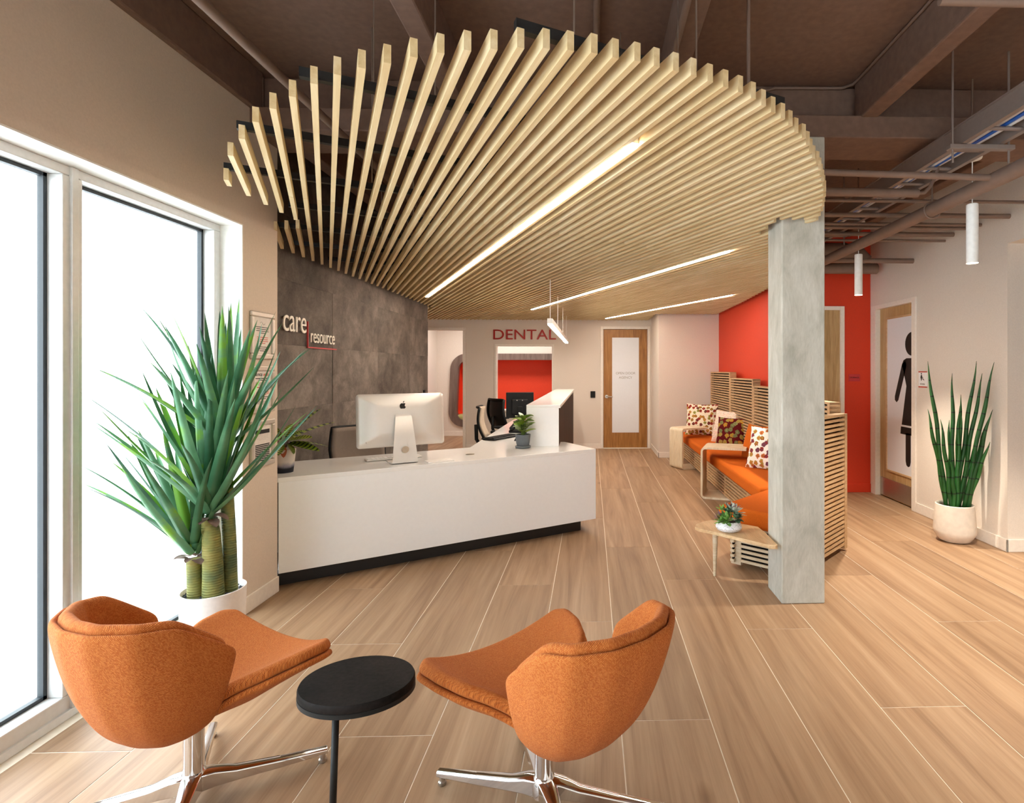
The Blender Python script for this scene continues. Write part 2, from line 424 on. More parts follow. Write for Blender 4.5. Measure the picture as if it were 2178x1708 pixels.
def auto_smooth(o, ang=40):
    for p in o.data.polygons: p.use_smooth = True
    try: o.data.set_sharp_from_angle(angle=R(ang))
    except Exception: pass
    return o
def arc(c, r, a0, a1, n):
    return [(c[0] + r * math.cos(R(a0 + (a1 - a0) * i / n)), c[1] + r * math.sin(R(a0 + (a1 - a0) * i / n))) for i in range(n + 1)]
def rrect(x0, x1, y0, y1, r, n=5):
    return arc((x1 - r, y0 + r), r, -90, 0, n) + arc((x1 - r, y1 - r), r, 0, 90, n) + arc((x0 + r, y1 - r), r, 90, 180, n) + arc((x0 + r, y0 + r), r, 180, 270, n)
def copy_tree(o, parent=None):
    c = o.copy(); COL.objects.link(c)
    if parent is not None: c.parent = parent
    for ch in [x for x in bpy.data.objects if x.parent == o]: copy_tree(ch, c)
    return c
def text_mesh(body, size, extrude=.0, offset=0.0, align='LEFT', space=1.0, xs=1.0):
    cu = bpy.data.curves.new('t', 'FONT'); cu.body = body; cu.size = size; cu.extrude = extrude; cu.offset = offset
    cu.align_x = align; cu.space_character = space; cu.resolution_u = 4
    o = bpy.data.objects.new('t', cu); COL.objects.link(o)
    dg = bpy.context.evaluated_depsgraph_get(); me = o.evaluated_get(dg).to_mesh()
    vs = [(v.co.x * xs, v.co.y, v.co.z) for v in me.vertices]; fs = [tuple(p.vertices) for p in me.polygons]
    o.evaluated_get(dg).to_mesh_clear(); bpy.data.objects.remove(o); bpy.data.curves.remove(cu)
    return vs, fs
def islands(vs, fs):
    # fuse coincident points, then split into connected pieces
    key = {}; rep = []
    for p in vs:
        k = tuple(round(c, 5) for c in p); rep.append(key.setdefault(k, len(key)))
    par = list(range(len(key)))
    def find(a):
        while par[a] != a: par[a] = par[par[a]]; a = par[a]
        return a
    for f in fs:
        for i in f[1:]: par[find(rep[i])] = find(rep[f[0]])
    out = {}
    for f in fs: out.setdefault(find(rep[f[0]]), []).append(f)
    res = []
    for g in out.values():
        ids = sorted({i for f in g for i in f}); mp = {i: k for k, i in enumerate(ids)}
        res.append(([vs[i] for i in ids], [tuple(mp[i] for i in f) for f in g]))
    res.sort(key=lambda r: min(p[0] for p in r[0]))
    return res
def place_text(body, size, o, u, w, mat, parent, name='letter', extrude=.004, split=True, **kw):
    vs, fs = text_mesh(body, size, extrude, **kw); o, u, w = Vector(o), Vector(u).normalized(), Vector(w).normalized(); n = u.cross(w)
    tr = lambda p: o + u * p[0] + w * p[1] + n * (p[2] + extrude)
    if split:
        for a, b in islands(vs, fs): MB().add([tr(p) for p in a], b).build(name, mat, parent)
    else: MB().add([tr(p) for p in vs], fs).build(name, mat, parent)

# ================================================================== STRUCTURE
SLAB = 3.285
fl = struct(MB().box(-2.32, 6.5, -5, 14, -.12, -.0015).box(-4.2, -2.32, 8.1, 14, -.12, -.0015).build('floor', 'grout'))
PW, PL = .374, 2.245
plank = MB().box(-PW / 2 + .0024, PW / 2 - .0024, -PL / 2 + .0024, PL / 2 - .0024, -.011, 0).mesh('plank', 'oak_plank')
row_phase = {0: 2.29, 1: 3.82, 2: 3.077, 3: 2.344, 4: 3.862, 5: 3.134, 6: 4.62, -1: 3.2, -2: 3.76, -3: 2.225, -4: 2.976, -5: 3.73, -6: 2.17}
for k in range(-10, 13):
    ph = row_phase.get(k, 2.2 + (k * .77) % 2.2)
    x = .1217 + PW * (k + .5)
    j = math.floor((0.6 - ph) / PL)
    while ph + PL * j < (12.6 if k < 5 else 7.2):
        y = ph + PL * (j + .5)
        if (k > 8 and y > 6.0) or (k < -6 and y < 8.0): j += 1; continue
        o = link('plank', plank, fl); o.location = (x, y, 0); j += 1
struct(MB().box(-30, -2.32, -20, 30, -.3, -.15).build('ground_outside', 'outside_ground'))

ceil = struct(MB().box(-2.65, 6.5, -5.15, 14, SLAB, SLAB + .2).box(-4.2, -2.65, 8.1, 14, SLAB, SLAB + .2).build('ceiling', 'ceiling_brown'))
for xs in (-2.08, -.81, .46, 1.74, 3.02, 4.3):
    MB().box(xs - .055, xs + .055, -5, 3.5, 3.03, SLAB).build('beam_stem', 'ceiling_brown', ceil, bevel=.01)
    MB().box(xs - .055, xs + .055, 3.8, 14, 3.03, SLAB).build('beam_stem', 'ceiling_brown', ceil, bevel=.01)
MB().box(-2.4, 6.5, 3.41, 3.78, 2.9, 3.04).build('cross_beam', 'ceiling_brown', ceil, bevel=.008)
MB().box(-2.4, 6.5, 3.55, 3.70, 3.04, SLAB).build('cross_beam', 'ceiling_brown', ceil, bevel=.008)
MB().box(-2.4, 6.5, 9.2, 9.5, 2.9, SLAB).build('cross_beam', 'ceiling_brown', ceil, bevel=.008)

# window wall and its pier
XW = -2.055
wl = MB()
wl.box(-2.32, XW, -5, 3.705, 2.31, SLAB)
wl.box(-2.40, XW, 3.345, 3.705, 0, 2.31)
wl.box(-2.32, XW, -5, -4.2, 0, 2.31)
struct(wl.build('wall_left', 'wall_beige'))
tl = MB(); tl.box(XW - .265, XW + .001, 3.337, 3.345, 0, 2.31); tl.box(XW - .265, XW + .001, -4.2, 3.337, 2.302, 2.31); struct(tl.build('trim_6', 'white_paint'))
# frame, gaskets and panes
XF = -2.18
win = struct(MB().box(XF - .11, XF, -4.2, 3.337, 2.262, 2.302).build('window_1', 'alu_frame', bevel=.004))
MB().box(XF - .11, XF, -4.2, 3.337, 0.0, .095).build('frame_rail', 'alu_frame', win, bevel=.004)
MB().box(XF - .02, XF + .012, -4.2, 3.337, 0.0, .035).build('frame_rail', 'alu_frame', win, bevel=.003)
muls = [(-4.2, -4.14), (-2.1, -2.01), (-.62, -.53), (.87, .96), (2.362, 2.452), (3.285, 3.337)]
for a, b in muls:
    MB().box(XF - .11, XF, a, b, .095, 2.262).build('mullion', 'alu_frame', win, bevel=.004)
    if b - a > .08: MB().box(XF - .005, XF + .012, a + .03, b - .03, .035, 2.30).build('mullion_cap', 'alu_frame', win, bevel=.003)
for (a, b), (c, d) in zip(muls[:-1], muls[1:]):
    xg = XF - .075
    MB().box(xg - .004, xg + .004, b + .002, c - .002, .097, 2.26).build('pane', 'window_glass', win)
    g = MB(); w_ = .016
    g.box(xg - .012, xg + .012, b, b + w_, .095, 2.262); g.box(xg - .012, xg + .012, c - w_, c, .095, 2.262)
    g.box(xg - .012, xg + .012, b, c, .095, .095 + w_); g.box(xg - .012, xg + .012, b, c, 2.262 - w_, 2.262)
    g.build('gasket', 'gasket', win)
struct(MB().box(XW, XW + .012, 3.345, 3.705, 0, .1).build('baseboard_left', 'trim_white', bevel=.003))

# stone wall behind the reception desk
XS = -2.40
ws = struct(MB().box(XS - .25, XS - .012, 3.705, 8.247, 0, SLAB).build('wall_stone', 'greywood'))
ys = [3.705, 4.15, 5.236, 6.322, 7.422, 8.247]; zs = [.0, .12, .63, 1.14, 1.65, 2.16, 2.67, SLAB]
for i in range(len(ys) - 1):
    for j in range(len(zs) - 1):
        e = random.uniform(-.003, .003)
        MB().box(-.006, .006 + e, -(ys[i + 1] - ys[i]) / 2 + .0003, (ys[i + 1] - ys[i]) / 2 - .0003, -(zs[j + 1] - zs[j]) / 2 + .0003, (zs[j + 1] - zs[j]) / 2 - .0003) \
            .build('stone_tile', 'slate_tile', ws, bevel=.0007).location = (XS - .006, (ys[i] + ys[i + 1]) / 2, (zs[j] + zs[j + 1]) / 2)

# far wall with doorway, reception window and door
YF = 10.25
wf = MB()
def fw(x0, x1, z0, z1): wf.box(x0, x1, YF, YF + .14, z0, z1)
fw(-4.2, -3.25, 0, SLAB); fw(-3.25, -2.29, 2.225, SLAB); fw(-2.29, -1.77, 0, SLAB); fw(-1.77, -.684, 1.926, SLAB); fw(-1.77, -.684, 0, .70)
fw(-.684, .215, 0, SLAB); fw(.215, 1.06, 2.21, SLAB); fw(1.06, 1.12, 0, SLAB)
struct(wf.build('wall_far', 'wall_white'))
def frame3(name, x0, x1, z1, y0, w=.05, d=.02, mat='trim_white', sill=None):
    m = MB(); m.box(x0 - w, x0, y0 - d, y0 + .145, 0 if sill is None else sill, z1 + w); m.box(x1, x1 + w, y0 - d, y0 + .145, 0 if sill is None else sill, z1 + w)
    m.box(x0, x1, y0 - d, y0 + .145, z1, z1 + w)
    if sill is not None: m.box(x0 - w, x1 + w, y0 - d - .03, y0 + .3, sill - .03, sill)
    return struct(m.build(name, mat, bevel=.003))
frame3('trim_1', -3.25, -2.345, 2.18, YF)
frame3('trim_2', -1.735, -.72, 1.89, YF, w=.035, d=.012, sill=.715)
frame3('trim_3', .226, 1.045, 2.206, YF)
bf = MB(); bf.box(-2.29, .18, YF - .012, YF, 0, .09); bf.build('baseboard_far', 'trim_white', bevel=.003); struct(bpy.data.objects['baseboard_far'])
# wooden door with frosted glass
dr = struct(MB().box(.232, 1.04, YF + .02, YF + .065, .01, 2.2).build('door_1', 'oak_door', bevel=.002))
gl = MB().box(.391, .888, YF + .010, YF + .03, .292, 2.05).build('pane', 'frosted_glass', dr)
hm = MB(); hm.lathe([(0, 0), (.028, 0), (.028, .012), (0, .012)], seg=20)
hd = MB(); hd.tube([(.29, YF + .02, .96), (.29, YF - .035, .96), (.30, YF - .045, .96), (.40, YF - .045, .955)], .011, 8); hd.tube([(.29, YF + .02, .96), (.29, YF + .005, .96)], .032, 16)
auto_smooth(hd.build('door_handle', 'steel', dr))
MB().box(.20, 1.07, YF - .02, YF + .10, 0, .012).build('threshold', 'trim_white', dr)
place_text('OPEN DOOR', .062, (.64, YF + .0095, 1.37), (1, 0, 0), (0, 0, 1), 'print_grey', dr, 'lettering', .0004, False, align='CENTER')
place_text('AGENCY', .062, (.64, YF + .0095, 1.29), (1, 0, 0), (0, 0, 1), 'print_grey', dr, 'lettering', .0004, False, align='CENTER')

# jog and short wall beside the bench
wj = MB(); wj.box(1.12, 1.26, 9.28, YF + .14, 0, SLAB); wj.box(1.12, 2.30, 9.14, 9.28, 0, SLAB); struct(wj.build('wall_bench_end', 'wall_white'))
bj = MB(); bj.box(1.108, 1.12, 9.128, YF, 0, .09); bj.box(1.108, 2.1, 9.128, 9.14, 0, .09); struct(bj.build('baseboard_bench_end', 'trim_white', bevel=.003))
# red walls
XRW = 2.12; YRF = 6.49
wr = MB(); wr.box(XRW, XRW + .16, YRF, 9.14, 0, SLAB); wr.box(XRW + .16, 3.0, YRF, YRF + .14, 2.2, SLAB); wr.box(3.0, 3.32, YRF, YRF + .14, 0, SLAB)
struct(wr.build('wall_red', 'wall_red'))
struct(MB().box(3.03, 3.32, YRF - .012, YRF, 0, .1).build('baseboard_red', 'wall_red', bevel=.003))
d2 = struct(MB().box(2.31, 2.955, YRF + .01, YRF + .06, .01, 2.16).build('door_2', 'oak_pale_door', bevel=.002))
m = MB(); m.box(2.955, 3.0, YRF - .02, YRF + .12, 0, 2.205); m.box(2.31, 2.955, YRF - .02, YRF + .12, 2.16, 2.205); m.box(2.27, 2.31, YRF - .02, YRF + .12, 0, 2.205)
struct(m.build('trim_4', 'trim_white', bevel=.003))
# restroom wall on the right, with door niche and a passage beyond
XR = 3.32
wr2 = MB(); wr2.box(XR, XR + .2, 6.39, YRF + .14, 0, SLAB); wr2.box(XR, XR + .2, 5.62, 6.39, 2.165, SLAB); wr2.box(XR, XR + .035, 5.35, 5.62, 0, SLAB); wr2.box(XR + .09, XR + .2, 5.35, 5.62, 0, SLAB); wr2.box(XR, XR + .2, 4.32, 5.35, 0, SLAB)
wr2.box(XR, XR + .2, -5, 4.32, 2.46, SLAB); wr2.box(XR + .2, 6.5, 4.32, 4.46, 0, SLAB); wr2.box(XR, XR + .2, -5, 1.5, 0, 2.46)
struct(wr2.build('wall_right', 'wall_white'))
br = MB(); br.box(XR - .012, XR, 4.308, 5.55, 0, .1); br.box(XR - .012, 6.5, 4.308, 4.32, 0, .1); struct(br.build('baseboard_right', 'trim_white', bevel=.003))
m = MB(); m.box(XR - .015, XR + .1, 6.35, 6.45, 0, 2.20); m.box(XR - .015, XR + .03, 5.555, 5.625, 0, 2.20); m.box(XR - .015, XR + .1, 5.625, 6.35, 2.15, 2.20)
struct(m.build('trim_5', 'trim_white', bevel=.003))
XD = XR + .04
d3 = struct(MB().box(XD, XD + .045, 5.36, 6.345, .01, 2.15).build('door_3', 'oak_pale_door', bevel=.002))
MB().box(XD - .008, XD + .01, 5.38, 6.33, .02, .22).build('kick_plate', 'steel', d3, bevel=.001)
gy0, gy1, gz0, gz1 = 5.37, 6.18, .33, 2.02
m = MB()
for (a, b, c, d) in ((gy0, gy1, gz0 - .02, gz0), (gy0, gy1, gz1, gz1 + .02), (gy1, gy1 + .02, gz0 - .02, gz1 + .02)): m.box(XD - .012, XD, a, b, c, d)
m.build('glazing_bead', 'oak_light', d3, bevel=.002)
MB().box(XD - .004, XD, gy0, gy1, gz0, gz1).build('pane', 'frosted_glass', d3)
# standing figure on the glass: head, dress, arms, legs (drawn in y to the left, z up)
fy, fz0 = 5.70, .42
fo, fu, fwv = (XD - .0045, fy, fz0), (0, -1, 0), (0, 0, 1)
fig = MB(); H_ = 1.43
fig.slab([(.125 * math.cos(2 * math.pi * i / 28), 1.305 + .125 * math.sin(2 * math.pi * i / 28)) for i in range(28)], fo, fu, fwv, -.0015)
half = [(0, 1.155), (.13, 1.155), (.165, 1.14), (.185, 1.10)]
body = [(-.10, 1.155), (.10, 1.155), (.155, 1.135), (.185, 1.09), (.10, .86), (.19, .44), (-.19, .44), (-.10, .86), (-.185, 1.09), (-.155, 1.135)]
fig.slab(body, fo, fu, fwv, -.0015)
for sg in (-1, 1):
    fig.slab([(sg * .115, 1.13), (sg * .185, 1.09), (sg * .325, .74), (sg * .325, .70), (sg * .29, .675), (sg * .255, .70), (sg * .10, 1.07)][::sg], fo, fu, fwv, -.0015)
    fig.slab([(sg * .02, .36), (sg * .115, .36), (sg * .115, .06), (sg * .10, .015), (sg * .0675, 0), (sg * .035, .015), (sg * .02, .06)][::-sg], fo, fu, fwv, -.0015)
fig.slab([(.205, .42), (.215, .34), (-.215, .34), (-.205, .42)], fo, fu, fwv, -.0015)
fig.build('figure', 'print_black', d3)

# room behind the far wall with a lounge booth, rear and side enclosure
YB = 12.33
wb = MB(); bx0, bx1, bz0, bz1 = -3.14, .2, .198, 1.812
wb.box(-4.2, -3.5, YB, YB + .14, 0, SLAB); wb.box(-3.5, 1.5, YB + .45, YB + .55, 0, SLAB); wb.box(.25, 6, YB, YB + .14, 0, SLAB)
wb.box(-3.5, .25, YB, YB + .14, bz1 + .02, SLAB); wb.box(-3.5, .25, YB, YB + .14, 0, bz0 - .02); wb.box(-3.5, bx0 - .02, YB, YB + .14, bz0 - .02, bz1 + .02)
wb.box(-3.55, -3.4, YF + .14, YB, 0, SLAB)
struct(wb.build('wall_clinic', 'wall_white'))
struct(MB().box(-3.4, .25, YB - .012, YB, 0, .1).build('baseboard_clinic', 'trim_white'))
struct(MB().box(-3.4, 2, YF + .14, YB, 2.6, 2.65).build('ceiling_clinic', 'wall_white'))
en = MB(); en.box(-4.4, -4.2, 8.1, 14, -.15, SLAB); en.box(6.5, 6.7, -5, 14, -.15, SLAB); en.box(-4.2, 6.5, 13.9, 14, 0, SLAB)
en.box(-4.2, -2.65, 8.10, 8.247, 0, SLAB)
struct(en.build('wall_outer', 'wall_white'))
wbk = MB(); wbk.box(-2.32, .7, -5.15, -5, 0, SLAB); wbk.box(.7, 2.0, -5.15, -5, 2.4, SLAB); wbk.box(2.0, 6.5, -5.15, -5, 0, SLAB)
struct(wbk.build('wall_back', 'wall_white'))
wn2 = struct(MB().box(.7, 2.0, -5.12, -5.03, 0, .08).build('rear_fill_window', 'alu_frame'))  # unseen glazed opening added behind the camera for fill light
for xm in (.73, 1.97): MB().box(xm - .03, xm + .03, -5.12, -5.03, .08, 2.4).build('mullion', 'alu_frame', wn2)
for a, b in ((.76, 1.94),): MB().box(a, b, -5.08, -5.072, .08, 2.4).build('pane', 'window_glass', wn2)

cl_ = thing('added_panel_light', 'unseen flat light panel added to brighten the room behind the reception window', 'light', (-1.6, 11.3, 2.58))  # panel out of view, added to brighten the clinic room
MB().box(-2.9, -.3, 11.0, 11.6, 2.575, 2.60).build('housing', 'white_paint', cl_)
MB().box(-2.88, -.32, 11.02, 11.58, 2.565, 2.575).build('diffuser', 'panel_glow', cl_)
# concrete column
cc = MB().box(1.18, 1.453, 3.40, 3.668, 0, 2.9).build('concrete_column', 'concrete', bevel=.008); struct(cc)

# ================================================================== SLATTED CEILING
ZB, SH, SWD = 2.36, .056, .021
dv = Vector((-.42425, .90554)); nv = Vector((dv.y, -dv.x))
dn = [3.196, 2.824, 2.602, 2.402, 2.253, 2.124, 1.997, 1.903, 1.828, 1.764, 1.696, 1.638, 1.589, 1.55, 1.509, 1.479, 1.458, 1.439, 1.432, 1.419, 1.417, 1.412, 1.412, 1.415, 1.42,
      1.426, 1.438, 1.461, 1.484, 1.504, 1.533, 1.568, 1.593, 1.635, 1.681, 1.726, 1.764, 1.812, 1.863, 1.913, 1.966, 2.019, 2.078, 2.142, 2.206, 2.273, 2.35, 2.428]
SP = .06557
near = [nv * (-.43 + SP * i) + dv * s for i, s in enumerate(dn)]
poly = [(p.x, p.y) for p in near] + [(1.13, 3.33), (1.13, 3.72), (1.43, 3.72), (1.55, 4.3), (1.78, 5.1), (1.983, 6.18), (2.035, 7.4), (2.06, 9.0), (1.05, 9.0), (1.05, 10.15), (-3.3, 10.15), (-3.3, 8.3), (-2.32, 8.3),
        (-2.32, 3.74), (-1.79, 3.60), (-1.79, 2.80)]
def clip(o):
    out = []
    for P in (poly,):
        n = len(P)
        for i in range(n):
            a, b = Vector(P[i]), Vector(P[(i + 1) % n]); fa, fb = a.dot(nv) - o, b.dot(nv) - o
            if (fa < 0) != (fb < 0): out.append((a + (b - a) * (fa / (fa - fb))).dot(dv))
    out.sort(); return list(zip(out[0::2], out[1::2]))
sc = thing('slatted_ceiling', 'fan-shaped hanging ceiling of parallel maple slats sweeping over the reception', 'ceiling baffle', (0, 5, ZB))
lights = [(1.14, 1.96, 7.19), (2.72, 3.385, 7.96), (4.37, 5.345, 8.74)]
def run(o, s0, s1, z0, z1, w, name, mat, parent):
    a = nv * o + dv * s0; b = nv * o + dv * s1; c = (a + b) / 2; L = (b - a).length / 2
    ob = MB().box(-w / 2, w / 2, -L, L, z0 - (z0 + z1) / 2, z1 - (z0 + z1) / 2).build(name, mat, parent)
    ob.matrix_basis = Matrix.Translation((c.x, c.y, (z0 + z1) / 2)) @ Matrix.Rotation(math.atan2(-dv.x, dv.y), 4, 'Z')
    return ob
k = 0
for i in range(96):
    o = -.43 + SP * i + .0001
    for j, (s0, s1) in enumerate(clip(o)):
        if i < 48 and j == 0: s0 = dn[i]
        cuts = [s0]
        sj = 3.36 + .09 * max(0, o)
        for q in (sj, sj + 2.44 + .1 * max(0, o - 3), sj + 4.88):
            if s0 + .5 < q < s1 - .4: cuts.append(q)
        cuts.append(s1)
        for a, b in zip(cuts[:-1], cuts[1:]):
            if b - a < .03: continue
            run(o, a, b - (.003 if b < s1 else 0), ZB, ZB + SH, SWD, 'slat', 'maple', sc)
# carriers across the slats
cd = 1.53
while cd < 9.3:
    seg = []
    # scan the region along the carrier line
    prev_in = False; st = 0
    for q in range(0, 680):
        o = -.46 + q * .01; p = nv * o + dv * cd
        inside = any(a + .02 < cd < b - .02 for a, b in clip(o + .0003))
        if inside and not prev_in: st = o
        if prev_in and not inside: seg.append((st, o))
        prev_in = inside
    for a, b in seg:
        if b - a < .12: continue
        A = nv * (a - .012) + dv * cd; B = nv * (b + .004) + dv * cd; c = (A + B) / 2; L = (B - A).length / 2
        MB().obox((c.x, c.y, ZB + SH + .016), (nv.x * L, nv.y * L, 0), (dv.x * .012, dv.y * .012, 0), (0, 0, .016)).build('carrier', 'black_rail', sc)
        for t in (.18, .62):
            p = A.lerp(B, t); MB().tube([(p.x, p.y, ZB + SH + .04), (p.x, p.y, 3.284 if not 3.35 < p.y < 3.85 else 2.899)], .003, 5).build('hanger_wire', 'steel', sc)
    cd += .565
names = ['longest and nearest recessed strip light in the slatted ceiling', 'middle recessed strip light in the slatted ceiling', 'farthest recessed strip light in the slatted ceiling, by the red wall']
for (o, a, b), lb in zip(lights, names):
    o = -.43 + SP * (round((o + .43) / SP - .5) + .5)
    p = nv * o + dv * ((a + b) / 2)
    t = thing('strip_light', lb, 'light', (p.x, p.y, ZB), 'strip lights in the slatted ceiling')
    run(o, a, b, ZB + .012, ZB + .055, .042, 'housing', 'white_paint', t)
    run(o, a + .004, b - .004, ZB - .004, ZB + .012, .036, 'diffuser', 'strip_glow', t)

# ================================================================== CEILING SERVICES
def pipe(label, pts, r, name='pipe', mat='pipe_brown', seg=12, group='pipes below the brown slab', flanges=()):
    o = MB().tube(pts, r, seg).build(name, mat); auto_smooth(o); tag(o, label, 'pipe', group); return o
pipe('brown conduit running back along the window wall overhead', [(-1.47, .6, 2.84), (-1.47, 9.2, 2.84)], .022)
pipe('brown conduit fixed to the slab above the slat tips, straight overhead', [(.03, .7, 3.262), (.03, 3.5, 3.262)], .018)
pipe('brown conduit fixed beside the middle ceiling rib', [(.41, .7, 3.012), (.41, 3.4, 3.012)], .016)
pipe('thin vertical conduit dropping to the slats right of the middle rib', [(.75, 2.62, 2.42), (.75, 2.62, SLAB)], .009)
pipe('thin cable clipped along the slab edge and right ceiling rib', [(1.05, 3.53, 3.03), (1.06, 3.53, 3.15), (1.10, 3.53, 3.235), (1.18, 3.53, 3.262), (1.62, 3.53, 3.268), (1.67, 3.48, 3.27), (1.675, 3.3, 3.27), (1.675, .8, 3.27)], .009)
pipe('brown pipe crossing at the top right corner of the view', [(1.25, 1.95, 2.775), (2.6, 1.95, 2.775)], .017)
BP = [(2.36, 6.4, 2.55), (2.345, 4.2, 2.55), (2.325, 1.6, 2.55)]
pipe('large brown pipe running diagonally over the restroom hall', BP, .046, seg=18)
a = DP(1744, 366, 3.2); b = DP(2132, 379, 3.2)
pipe('brown pipe passing in front of the concrete column top', [a, b], .019)
a = DP(1700, 407, 3.62); b = DP(1952, 411, 3.62)
pipe('thick brown pipe ending in an elbow right of the column', [a, b], .028, seg=14)
pipe('thin brown pipe bending up from the elbow right of the column', [b, DP(1966, 410, 3.62), DP(1978, 398, 3.62), DP(1990, 374, 3.62), DP(1996, 352, 3.62)], .012)
for nm, Y, z, r, x1 in (('first and nearest', 4.0, 2.69, .013, 3.9), ('second', 4.30, 2.67, .019, 3.33), ('third', 4.62, 2.685, .014, 3.33), ('fourth', 4.72, 2.68, .016, 3.33),
                        ('fifth', 4.98, 2.69, .02, 3.33), ('sixth', 5.10, 2.66, .012, 3.33), ('seventh', 5.62, 2.575, .026, 3.33)):
    pipe('brown cross pipe above the restroom hall, %s counting from the camera' % nm, [(1.55 if Y < 5.4 else 2.1, Y, z), (x1, Y, z)], r)
pipe('fat brown duct pipe ending over the red wall', [(1.6, 6.2, 2.60), (3.24, 6.2, 2.60)], .06, seg=18)
pipe('dark brown rounded duct above the fat pipe by the red wall', [(2.2, 6.25, 2.80), (2.9, 6.25, 2.80), (3.05, 6.25, 2.76), (3.12, 6.25, 2.68)], .10, seg=18)
for lb, Y in (('pipe clamp hanger on the big diagonal pipe, nearer one', 3.75), ('pipe clamp hanger on the big diagonal pipe, farther one', 5.75)):
    h = thing('pipe_hanger', lb, 'hanger', (2.35, Y, 2.5), 'pipe hangers')
    MB().tube([(2.35 + .056 * math.sin(2 * math.pi * i / 20), Y, 2.55 + .056 * math.cos(2 * math.pi * i / 20)) for i in range(21)], .007, 6).build('clamp_ring', 'pipe_brown', h)
    MB().tube([(2.35, Y, 2.606), (2.35, Y, SLAB)], .006, 6).build('rod', 'pipe_brown', h)
# ladder tray with cables
tr = thing('cable_tray', 'grey-brown ladder cable tray hung under the slab on the right', 'cable tray', (2.24, 3.5, 2.75))
for x in (2.13, 2.35):
    MB().box(x - .004, x + .004, .9, 9.0, 2.75, 2.86).build('side_rail', 'tray_grey', tr)
    MB().box(x - .016, x + .016, .9, 9.0, 2.745, 2.753).build('rail_flange', 'tray_grey', tr)
    MB().box(x - .016, x + .016, .9, 9.0, 2.857, 2.863).build('rail_flange', 'tray_grey', tr)
y = 1.15
while y < 8.9:
    MB().tube([(2.13, y, 2.765), (2.35, y, 2.765)], .012, 8).build('rung', 'tray_grey', tr); y += .30
for y in (1.6, 3.12, 5.2):
    MB().box(2.05, 2.43, y - .02, y + .02, 2.715, 2.742).build('support_strut', 'tray_grey', tr, bevel=.003)
    for x in (2.075, 2.405): MB().tube([(x, y, 2.64), (x, y, SLAB)], .006, 6).build('hanger_rod', 'tray_grey', tr)
for q, (x, c, lb) in enumerate(((2.17, 'cable_blue', 'leftmost blue data cable lying in the ceiling tray'), (2.195, 'cable_blue', 'second blue data cable lying in the ceiling tray'),
                                (2.22, 'cable_white', 'left white cable lying in the ceiling tray'), (2.245, 'cable_blue', 'rightmost blue data cable lying in the ceiling tray'), (2.275, 'cable_white', 'right white cable lying in the ceiling tray'))):
    o = MB().tube([(x + .012 * math.sin(y * 1.7 + q), y, 2.792 + .006 * math.sin(y * 2.3 + q)) for y in [.95 + .3 * i for i in range(27)]], .012, 7).build('data_cable', c); auto_smooth(o)
    tag(o, lb, 'cable', 'cables in the ceiling tray')
# cylinder pendants
def cyl_pendant(label, px, d, y0, y1):
    top = DP(px, y0, d); bot = DP(px, y1, d); t = thing('cylinder_pendant', label, 'pendant lamp', bot, 'white cylinder pendants')
    L = top.z - bot.z; r = .034
    auto_smooth(MB().lathe([(r * .9, 0.004), (r, 0), (r, L - .004), (r - .004, L), (0, L)], bot, 24, False).build('shade', 'white_paint', t))
    MB().lathe([(0, .012), (r * .88, .012)], bot, 24, False).build('lamp_disc', 'downlight_glow', t)
    MB().tube([(bot.x, bot.y, top.z), (bot.x, bot.y, top.z + .28)], .003, 6).build('wire', 'white_paint', t)
    MB().lathe([(.052, 0), (.055, .008), (.055, .016), (0, .02)], (bot.x, bot.y, top.z + .28), 24).build('canopy', 'white_paint', t)
    MB().tube([(bot.x, bot.y, top.z + .29), (bot.x, bot.y, SLAB)], .006, 6).build('stem', 'pipe_brown', t)
    sp = bpy.data.lights.new('spot', 'SPOT'); sp.energy = 170; sp.color = (1, .88, .72); sp.spot_size = R(95); sp.spot_blend = .7; sp.shadow_soft_size = .03
    so = bpy.data.objects.new('lamp_beam', sp); COL.objects.link(so); so.location = (bot.x, bot.y, bot.z - .01)
cyl_pendant('white cylinder pendant lamp hanging nearer, above the tall green plant', 2068, 3.5, 434, 560)
cyl_pendant('white cylinder pendant lamp hanging farther, in front of the red wall', 1826, 5.05, 541, 628)
def added_pendant(label, x, y):  # pendants added out of view to light the hall floor and side passage
    t = thing('cylinder_pendant', label, 'pendant lamp', (x, y, 2.125), 'white cylinder pendants'); r = .034; L = .375
    auto_smooth(MB().lathe([(r * .9, 0.004), (r, 0), (r, L - .004), (r - .004, L), (0, L)], (x, y, 2.125), 24, False).build('shade', 'white_paint', t))
    MB().lathe([(0, .012), (r * .88, .012)], (x, y, 2.125), 24, False).build('lamp_disc', 'downlight_glow', t)
    MB().tube([(x, y, 2.5), (x, y, SLAB)], .004, 6).build('wire', 'white_paint', t)
    sp = bpy.data.lights.new('spot', 'SPOT'); sp.energy = 130; sp.color = (1, .88, .72); sp.spot_size = R(95); sp.spot_blend = .7; sp.shadow_soft_size = .03
    so = bpy.data.objects.new('lamp_beam', sp); COL.objects.link(so); so.location = (x, y, 2.115)
added_pendant('unseen white cylinder pendant lamp added to the hall row, third from the red wall', 2.42, 1.87)
added_pendant('unseen white cylinder pendant lamp added to the hall row, fourth from the red wall', 2.42, .32)
added_pendant('unseen white cylinder pendant lamp added to light the side passage right of the restroom wall', 4.3, 3.2)
